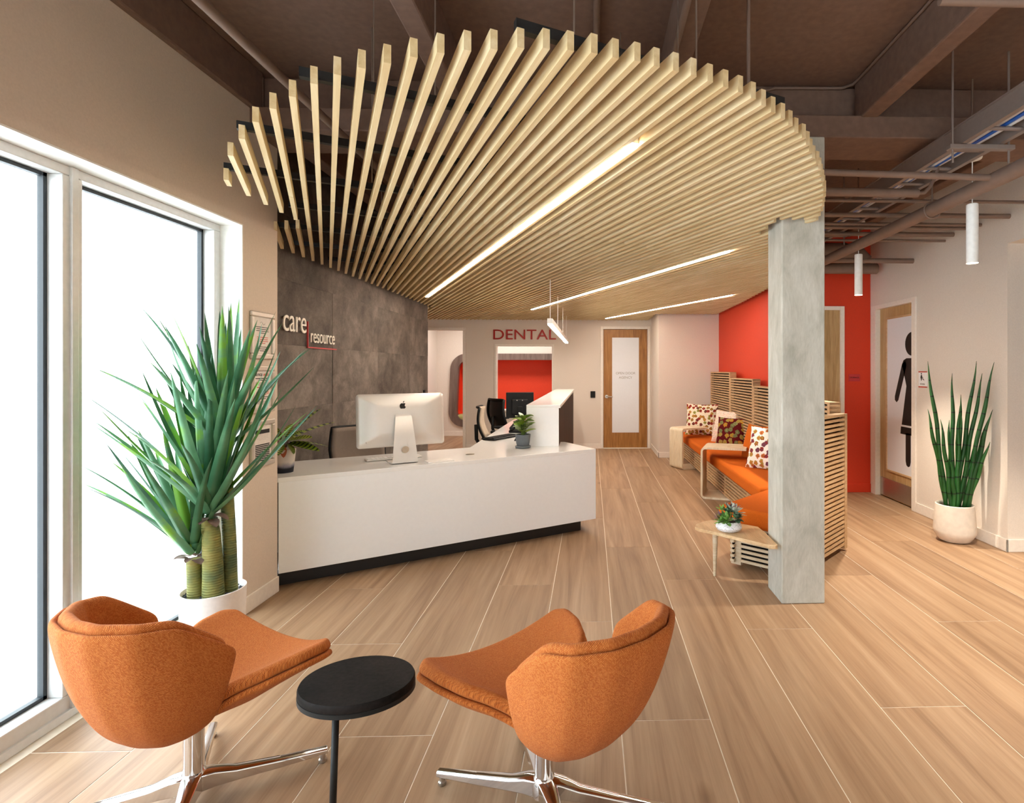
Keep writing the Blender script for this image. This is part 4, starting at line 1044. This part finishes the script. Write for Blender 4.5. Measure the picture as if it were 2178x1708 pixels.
# scatter cushions
def cushion(name, label, size, mat, loc, rz, lean, thick=.13, uvs=1.0):
    mb = MB(); n = 16
    for side in (1, -1):
        b = len(mb.v)
        for i in range(n + 1):
            for j in range(n + 1):
                a, c = i / n * 2 - 1, j / n * 2 - 1; pin = 1 - .07 * (1 - abs(a) ** 2) * abs(c) ** 3 - 0; pin2 = 1 - .07 * (1 - abs(c) ** 2) * abs(a) ** 3
                h = thick / 2 * ((1 - abs(a) ** 2.4) * (1 - abs(c) ** 2.4)) ** .55
                mb.v.append((a * size / 2 * pin2, side * h, c * size / 2 * pin)); mb.uv.append((i / n * uvs, j / n * uvs))
        for i in range(n):
            for j in range(n):
                k = b + i * (n + 1) + j; f = (k, k + 1, k + n + 2, k + n + 1); mb.f.append(f if side > 0 else f[::-1])
    o = mb.build(name, mat, None, True); o.matrix_world = Matrix.Translation(loc) @ Matrix.Rotation(rz, 4, 'Z') @ Matrix.Rotation(lean, 4, 'X') @ Matrix.Translation((0, 0, size / 2 * .96))
    tag(o, label, 'cushion', 'scatter cushions on the bench'); return o
cushion('scatter_cushion', 'cream cushion with brown and red flowers at the far end of the bench', .50, 'floral_cream', (1.68, 8.45, .452), R(-24), R(-14))
cushion('scatter_cushion', 'pale pink and white patterned cushion standing behind the maroon one', .46, 'pale_print', (1.80, 7.55, .452), R(-60), R(-14))
cushion('scatter_cushion', 'maroon cushion with olive and gold flowers', .40, 'floral_maroon', (1.78, 7.12, .452), R(-40), R(-16))
cushion('scatter_cushion', 'plain orange cushion leaning on the slatted backrest', .40, 'orange_felt', (1.80, 6.15, .452), R(-68), R(-16))
cushion('scatter_cushion', 'white cushion with plum and orange flowers nearest the column', .44, 'floral_white', (1.74, 5.52, .452), R(-48), R(-16))

# end table with succulents
tz = .37
tb = thing('end_table', 'small triangular plywood end table with tapered leg by the column', 'table', (.95, 3.85, 0))
pA, pB, pC, pD = G(1480, 1124, tz), G(1650, 1168, tz), Vector((1.16, 3.62, tz)), Vector((1.20, 3.95, tz))
top_pts = [(.735, 3.86), (.715, 3.80), (.735, 3.755), (.80, 3.70), (1.10, 3.39), (1.135, 3.375), (1.15, 3.39), (1.16, 3.66), (1.15, 3.79), (1.0, 3.92), (.93, 3.97), (.86, 3.97), (.79, 3.925)]
MB().prism(top_pts, tz - .022, tz).build('table_top', 'oak_light', tb, bevel=.003)
lp_ = Vector((.868, 3.80)); auto_smooth(MB().tube([(.872, 3.885, 0), (.862, 3.82, tz - .022)], [.010, .021], 16).build('leg', 'ply_edge', tb))
MB().box(1.12, 1.178, 3.46, 3.60, tz - .05, tz - .022).build('wall_cleat', 'ply_edge', tb)
bp = Vector((.925, 3.70, tz)); BS = 1.12
t = thing('succulent_bowl', 'terrazzo bowl of mixed succulents on the end table', 'plant', bp)
auto_smooth(MB().lathe([(.05, 0), (.078, .012), (.087, .028), (.080, .05), (.068, .068), (.062, .068), (.058, .058), (0, .058)], bp, 36).build('bowl', 'terrazzo', t))
def rosette(center, n, L, Wd, mat, el0, el1, tilt_v=(0, 0, 1), fold=.3):
    lmz = leaf_mesh('leaf', L * 1.3, Wd * 1.35, L * .22, mat, 6, fold)
    q = Vector((0, 0, 1)).rotation_difference(Vector(tilt_v).normalized())
    for i in range(n):
        a = i * 2.4; e = el0 + (el1 - el0) * i / n; d = Vector((math.cos(a) * math.cos(e), math.sin(a) * math.cos(e), math.sin(e)))
        put_leaf(lmz, 'leaf', t, Vector(center) + q @ (d * .006), q @ d, 1.0 - .35 * i / n)
rosette(bp + Vector((-.025, -.035, .078)), 22, .055, .012, 'succulent_green', .05, 1.3, (-.2, -.6, .8))
rosette(bp + Vector((-.055, -.02, .07)), 16, .04, .010, 'succulent_green', .0, 1.2, (-.6, -.4, .7))
rosette(bp + Vector((.035, .015, .115)), 16, .07, .012, 'succulent_grey', .1, 1.2, (.4, -.1, .8))
rosette(bp + Vector((.03, .03, .125)), 10, .05, .010, 'succulent_purple', .5, 1.4, (.1, .0, 1))
rosette(bp + Vector((.045, -.025, .085)), 16, .042, .014, 'succulent_dark', .1, 1.3, (.5, -.5, .6))
rosette(bp + Vector((-.005, .0, .115)), 12, .042, .014, 'succulent_dark', .4, 1.4, (0, -.4, .8))
rosette(bp + Vector((-.045, .01, .135)), 9, .035, .008, 'succulent_green', .1, 1.2, (-.2, -.2, 1))
rosette(bp + Vector((-.065, .0, .095)), 10, .028, .007, 'succulent_purple', .1, 1.2, (-.7, -.3, .7))
sm = MB()
for e in ((-.045, .01, .13), (.03, .03, .12), (.0, 0, .11)): sm.tube([bp + Vector((e[0] * .6, e[1] * .6, .055)), bp + Vector(e)], .004, 6)
sm.build('stems', 'brown_husk', t); MB().lathe([(0, .062), (.06, .060)], bp, 20, False).build('soil', 'soil', t)

# lounge booth in the room behind the reception window
bt = thing('lounge_booth', 'red upholstered wall booth with rounded grey wood frame behind the reception window', 'booth', (-1.4, YB, bz0))
fo_ = rrect(bx0, bx1, bz0, bz1, .34, 10); fi_ = rrect(bx0 + .17, bx1 - .17, bz0 + .13, bz1 - .14, .22, 10)
fo_ = [(x + (.06 * (z - bz0) / 1.6 if x < -1.5 else 0), z) for x, z in fo_]; fi_ = [(x + (.06 * (z - bz0) / 1.6 if x < -1.5 else 0), z) for x, z in fi_]
cr = []
for i, (x, z) in enumerate(fo_): cr.append(((bx0 - .03) if x < (bx0 + bx1) / 2 else (bx1 + .06), (bz0 - .03) if z < (bz0 + bz1) / 2 else (bz1 + .03)))
mb = MB(); n = len(fo_); mb.v = [(x, YB + .004, z) for x, z in fo_] + [(x, YB + .004, z) for x, z in cr]
mb.f = [(i, n + i, n + (i + 1) % n, (i + 1) % n) for i in range(n)]
struct(mb.build('wall_booth_infill', 'wall_white'))
n = len(fo_); mb = MB()
for y in (YB - .03, YB + .15):
    mb.v += [(x, y, z) for x, z in fo_] + [(x, y, z) for x, z in fi_]
for i in range(n):
    j = (i + 1) % n; mb.f += [(i, j, n + j, n + i), (2 * n + i, 3 * n + i, 3 * n + j, 2 * n + j), (i, 2 * n + i, 2 * n + j, j), (n + i, n + j, 3 * n + j, 3 * n + i)]
mb.build('frame', 'greywood', bt)
mb = MB()
for y in (YB + .10, YB + .42): mb.v += [(x, y, z) for x, z in fi_]
mb.f = [(i, (i + 1) % n, n + (i + 1) % n, n + i) for i in range(n)] + [tuple(range(n, 2 * n))]
mb.build('upholstery', 'board_red', bt)
c = MB().box(bx0 + .12, bx0 + .62, YB + .02, YB + .38, .33, .46).build('booth_cushion', 'plaid_cushion', None, bevel=.05, seg=4); tag(c, 'olive plaid cushion lying in the red booth', 'cushion')

# ================================================================== FOREGROUND CHAIRS
def interp(tab, t):
    for (a, va), (b, vb) in zip(tab[:-1], tab[1:]):
        if t <= b:
            f = (t - a) / (b - a); f = f * f * (3 - 2 * f) * .5 + f * .5
            return tuple(x + (y - x) * f for x, y in zip(va, vb))
    return tab[-1][1]
RIM = [(0, (-.315, .0, .725)), (.25, (-.30, .11, .725)), (.5, (-.235, .205, .72)), (.7, (-.14, .238, .708)), (.85, (-.055, .238, .64)), (1.0, (.03, .228, .57))]
BOT = [(0, (-.12, .0, .30)), (.25, (-.115, .045, .30)), (.5, (-.10, .085, .302)), (.7, (-.07, .105, .307)), (.85, (-.045, .115, .315)), (1.0, (-.02, .12, .33))]
def back_surf(uu, v):
    s = uu * 2 - 1; sg = -1 if s < 0 else 1; rm = interp(RIM, abs(s)); bo = interp(BOT, abs(s))
    ct = (rm[0] * .80 - .02, rm[1] * .80, .33 + .02 * abs(s))
    w0, w1, w2 = (1 - v) ** 2, 2 * v * (1 - v), v * v
    return Vector((w0 * bo[0] + w1 * ct[0] + w2 * rm[0], -sg * (w0 * bo[1] + w1 * ct[1] + w2 * rm[1]), w0 * bo[2] + w1 * ct[2] + w2 * rm[2]))
SW_ = [(0, (.09,)), (.2, (.15,)), (.3, (.205,)), (.45, (.275,)), (.65, (.312,)), (.86, (.325,)), (1.0, (.295,))]
SE = [(0, (.335,)), (.2, (.395,)), (.3, (.435,)), (.45, (.468,)), (.65, (.484,)), (.86, (.487,)), (1.0, (.475,))]
def seat_surf(uu, v, outer=False):
    s = uu * 2 - 1; w = interp(SW_, v)[0]; ze = interp(SE, v)[0]; f = -.10 + .44 * v - .04 * abs(s) ** 2 * v ** 3
    if outer:
        zc = .292 + .085 * max(0, v - .45) / .55; z = zc + (ze - .030 - zc) * abs(s) ** 1.6
        if v > .84: z = z + ((.40 + (ze - .40) * abs(s) ** 2) - .030 - z) * ((v - .84) / .16) ** 1.5
    else:
        zc = .33 + .075 * v ** .7; z = zc + (ze - zc) * abs(s) ** 2.0
    return Vector((f, -s * w, z))
def cloth(fn, nu, nv, name, parent, off, thick, uvs):
    mb = MB(); P = [[fn(i / nu, j / nv) for j in range(nv + 1)] for i in range(nu + 1)]
    for i in range(nu + 1):
        for j in range(nv + 1):
            a = P[min(i + 1, nu)][j] - P[max(i - 1, 0)][j]; b = P[i][min(j + 1, nv)] - P[i][max(j - 1, 0)]; nr = a.cross(b); nr = nr.normalized() if nr.length > 1e-9 else Vector((0, 0, 1))
            mb.v.append(tuple(P[i][j] + nr * off)); mb.uv.append((i / nu * uvs[0], j / nv * uvs[1]))
    for i in range(nu):
        for j in range(nv):
            a = i * (nv + 1) + j; mb.f.append((a, a + nv + 1, a + nv + 2, a + 1))
    o = mb.build(name, 'orange_knit', parent, True)
    sd = o.modifiers.new('solid', 'SOLIDIFY'); sd.thickness = thick; sd.offset = 0
    ss = o.modifiers.new('sub', 'SUBSURF'); ss.levels = 2; ss.render_levels = 2
    return o
def lounge(label, loc, face, arms, boff=0.0):
    t = thing('lounge_chair', label, 'chair', loc, 'orange swivel lounge chairs', world=False); t.rotation_euler = (0, 0, face)
    bs = lambda a, b: back_surf(a, b) + Vector((boff * (.35 + .65 * b), 0, 0))
    cloth(bs, 26, 10, 'back_shell', t, .0, .026, (1.0, .5))
    cloth(lambda a, b: bs(.02 + a * .96, .12 + b * .895), 26, 9, 'back_pad', t, -.030, .045, (1.0, .45))
    cloth(lambda a, b: seat_surf(a, b, True), 16, 18, 'seat_shell', t, 0, .024, (.75, .6))
    cloth(lambda a, b: seat_surf(.015 + a * .97, .01 + b * .98), 16, 18, 'seat_pad', t, 0.004, .04, (.75, .6))
    p = MB(); p.tube([(0, 0, .06), (0, 0, .31)], .030, 24); auto_smooth(p.build('pedestal', 'chrome', t))
    MB().lathe([(.05, .30), (.10, .315), (.10, .33), (0, .335)], (0, 0, 0), 24).build('swivel_plate', 'black_metal', t)
    auto_smooth(MB().lathe([(.030, .045), (.040, .052), (.042, .085), (.034, .11), (.030, .115)], (0, 0, 0), 24).build('hub', 'chrome', t))
    for a in arms:
        a = R(a) - face; d = Vector((math.cos(a), math.sin(a), 0)); sd = Vector((-d.y, d.x, 0)); mb = MB(); Ra = .40
        secs = [(.02, .05, .110, .030), (.06, .052, .105, .026), (.12, .046, .086, .020), (.25, .038, .068, .017), (Ra, .032, .052, .015)]
        for r_, zb, zt, hw in secs:
            c = d * r_
            for sx, zz in ((-1, zb), (1, zb), (1, zt - .006), (.6, zt), (-.6, zt), (-1, zt - .006)): q = c + sd * hw * sx; mb.v.append((q.x, q.y, zz))
        k = 6
        for i in range(len(secs) - 1):
            for j in range(k): mb.f.append((i * k + j, i * k + (j + 1) % k, (i + 1) * k + (j + 1) % k, (i + 1) * k + j))
        mb.f += [tuple(range(k))[::-1], tuple(range((len(secs) - 1) * k, len(secs) * k))]
        ar = mb.build('base_arm', 'chrome', t, bevel=.003); auto_smooth(ar, 35)
        e = d * (Ra - .016); g = MB().lathe([(.011, 0), (.014, .004), (.014, .012), (.010, .016), (.010, .036)], (e.x, e.y, 0), 16); auto_smooth(g.build('glide', 'steel', ar))
    return t
lounge('orange swivel lounge chair on the left, beside the window and tall plant', (-1.325, 1.895, 0), R(62), (30, 116, 196, 290), -.02)
lounge('orange swivel lounge chair on the right, in the middle of the floor', (-.155, 1.84, 0), R(132), (162, 108, -9, -66), -.15)
# black side table
sp_ = Vector((-.69, 1.665))
t = thing('side_table', 'small round black side table on a thin post between the orange chairs', 'table', (sp_.x, sp_.y, 0))
m = MB(); m.lathe([(.150, .505), (.160, .508), (.163, .515), (.163, .530), (.160, .536), (0, .536)], (0, 0, 0), 64); m.v = [(x + sp_.x, sp_.y + y * .84, z) for x, y, z in m.v]; auto_smooth(m.build('table_top', 'table_black', t), 30)
m = MB(); m.lathe([(.158, .498), (.164, .500), (.164, .513), (.158, .5135)], (0, 0, 0), 64); m.v = [(x + sp_.x, sp_.y + y * .84, z) for x, y, z in m.v]; auto_smooth(m.build('edge_band', 'black_metal', t), 30)
MB().tube([(sp_.x - .045, sp_.y - .075, .012), (sp_.x - .032, sp_.y - .068, .505)], .0095, 14).build('post', 'black_metal', t, True)
MB().lathe([(.13, 0), (.132, .004), (.13, .012), (0, .013)], (sp_.x - .03, sp_.y - .04, 0), 48).build('base', 'black_metal', t)

# ================================================================== PLANTS
# agave by the window
ap = Vector((-1.85, 2.78, 0)); RZ = .38
t = thing('potted_agave', 'tall spiky agave tree in a white cylinder pot by the window', 'plant', ap, world=False)
auto_smooth(MB().lathe([(.10, 0), (.125, .01), (.138, RZ - .01), (.138, RZ), (.131, RZ), (.128, RZ - .03), (0, RZ - .03)], (0, 0, 0), 56).build('pot', 'white_pot', t))
gr = MB()
for i in range(420):
    a, q = random.uniform(0, 6.28), .127 * math.sqrt(random.random()); c = Vector((q * math.cos(a), q * math.sin(a), RZ - .025 + random.uniform(-.004, .006))); r_ = random.uniform(.003, .0065)
    ax = Vector((random.uniform(-1, 1), random.uniform(-1, 1), random.uniform(-.5, .5))).normalized(); ay = ax.cross(Vector((0, 0, 1))).normalized(); az = ax.cross(ay)
    gr.add([c + ax * r_ * 1.5, c - ax * r_ * 1.5, c + ay * r_, c - ay * r_, c + az * r_, c - az * r_], [(0, 2, 4), (2, 1, 4), (1, 3, 4), (3, 0, 4), (2, 0, 5), (1, 2, 5), (3, 1, 5), (0, 3, 5)])
go = gr.build('gravel', 'gravel', t); go['kind'] = 'stuff'
def agave_leaf(name, L, Wd, bend, mat='agave_leaf'):
    mb = MB(); seg = 14; cols = 5
    for i in range(seg + 1):
        tt = i / seg; w_ = Wd * (.55 + .45 * min(1, tt * 4)) * (1 - tt) ** .62 if tt < 1 else .0004
        if tt < .18: w_ = Wd * (.75 + .25 * tt / .18) * (1 - tt) ** .3
        for j in range(cols):
            s = (j - 2) / 2; x = w_ * s; ser = .0016 * (1 if (i % 2) else -1) if abs(s) == 1 and tt < .9 else 0
            mb.v.append((x + math.copysign(ser, s) if s else x, L * tt, bend * tt * tt + abs(s) ** 1.5 * w_ * .55 - .01 * (1 - tt))); mb.uv.append((j / 4, tt))
    n = len(mb.v)
    for i in range(seg):
        for j in range(cols - 1): a = i * cols + j; mb.f.append((a, a + 1, a + cols + 1, a + cols))
    me = mb.mesh(name, mat, True); return me
al = [agave_leaf('leaf', .60, .025, .05), agave_leaf('leaf', .56, .024, -.03), agave_leaf('leaf', .58, .023, -.10), agave_leaf('leaf', .52, .023, .09)]
def head(base, d, n, L, spread, seed):
    rnd = random.Random(seed); d = Vector(d).normalized(); q = Vector((0, 0, 1)).rotation_difference(d)
    for i in range(n):
        a = i * 2.399 + rnd.uniform(-.15, .15); f = i / n; pol = R(6 + spread * (1 - f) ** .8 + rnd.uniform(-5, 5))
        v = Vector((math.cos(a) * math.sin(pol), math.sin(a) * math.sin(pol), math.cos(pol)))
        st_ = Vector((math.cos(a), math.sin(a), 0)) * .018 + Vector((0, 0, .10 * f))
        me = al[rnd.randrange(4)]; o = link('leaf', me, t); dd = q @ v
        # face the leaf's hollow side inwards
        x = dd.cross(q @ Vector((0, 0, 1)));
        if x.length < .05: x = Vector((1, 0, 0))
        x.normalize(); z = x.cross(dd); mtx = Matrix((x, dd, z)).transposed().to_4x4()
        o.matrix_basis = Matrix.Translation(Vector(base) + q @ st_) @ mtx @ Matrix.Scale(L / .58 * rnd.uniform(.88, 1.08), 4)
def trunk(pts, r0, r1):
    n = len(pts); MB_ = MB().tube(pts, [r0 + (r1 - r0) * i / (n - 1) + .0 for i in range(n)], 18); o = MB_.build('trunk', 'agave_trunk', t); auto_smooth(o, 60)
def collar(c, d, rad, seed):
    rnd = random.Random(seed); hm = leaf_mesh('husk', .07, .022, -.03, 'brown_husk', 6, .2)
    for i in range(9): a = i * .7; put_leaf(hm, 'husk', t, Vector(c) + Vector((math.cos(a) * rad * .6, math.sin(a) * rad * .6, -.01 * (i % 3))), (math.cos(a), math.sin(a), .25 + rnd.uniform(-.3, .3)), rnd.uniform(.7, 1.1))
    sm_ = leaf_mesh('leaf_stub', .07, .024, .0, 'agave_leaf', 5, .5)
    for i in range(8): a = i * .785; put_leaf(sm_, 'leaf_stub', t, Vector(c) + Vector((math.cos(a) * rad * .5, math.sin(a) * rad * .5, .02)), (math.cos(a) * .7, math.sin(a) * .7, .8), .9)
B0 = RZ - .03
trunk([(.02, -.03, B0), (.018, -.03, B0 + .15), (.01, -.03, B0 + .30), (.0, -.03, B0 + .38)], .047, .034); collar((0, -.03, B0 + .40), (0, 0, 1), .04, 1)
head((0, -.03, B0 + .41), (.05, -.05, 1), 42, .66, 43, 11)
trunk([(.06, .035, B0), (.055, .035, B0 + .25), (.04, .035, B0 + .55), (.03, .03, B0 + .72)], .032, .026); head((.025, .03, B0 + .72), (.0, 0, 1), 36, .62, 40, 23)
trunk([(-.055, -.04, B0), (-.06, -.04, B0 + .10), (-.065, -.04, B0 + .19)], .036, .031); collar((-.065, -.04, B0 + .21), (0, 0, 1), .038, 3)
head((-.065, -.04, B0 + .215), (-.22, -.03, 1), 26, .58, 33, 37)
# cylindrical snake plant by the restroom door
sp2 = Vector((3.09, 4.62, 0))
t = thing('potted_snake_plant', 'tall cylindrical snake plant in a rounded off-white pot by the right wall', 'plant', sp2, world=False)
auto_smooth(MB().lathe([(.09, 0), (.12, .012), (.158, .07), (.162, .095), (.152, .22), (.145, .31), (.138, .315), (.130, .305), (.128, .28), (0, .28)], (0, 0, 0), 48).build('pot', 'stone_pot', t))
MB().lathe([(0, .281), (.125, .281)], (0, 0, 0), 24, False).build('soil', 'soil', t)
stalks = [(-.075, .0, .0, -.155, 1.23), (-.06, .03, .0, -.16, .83), (-.05, -.03, .01, -.10, .75), (-.02, .0, 0, -.01, 1.13), (-.01, .03, 0, -.025, .74), (.0, -.03, 0, .02, .86), (.02, .01, 0, .105, 1.23), (.015, -.02, 0, .04, .78),
          (.04, .0, .0, .12, 1.13), (.05, -.05, 0, .145, 1.22), (.06, -.03, 0, .12, .78), (.07, -.05, 0, .115, .84), (.08, -.04, 0, .10, .58), (-.03, -.04, 0, -.04, .42), (.055, .03, .0, .10, .62), (.03, .04, 0, .07, .95)]
for (x, y, _, dx, h) in stalks:
    n = 14; pts = [(x + dx * (i / n) ** 1.2 + .006 * math.sin(i + x * 90), y + (.02 * math.sin(x * 50) - (.16 * max(0, dx) / .14 if dx > .09 else 0)) * i / n, .27 + h * i / n * 1.02) for i in range(n + 1)]
    rr2 = [.0165 * (1 - .0 * i / n) * (1 if i / n < .6 else max(.08, 1 - ((i / n - .6) / .4) ** 2.0)) for i in range(n + 1)]
    mb = MB().tube(pts, rr2, 10); mb.uv = [(k % 10 / 10, (k // 10) / n * h / 1.2) for k in range(len(mb.v))]
    mb.build('stalk', 'snake_leaf', t, True)
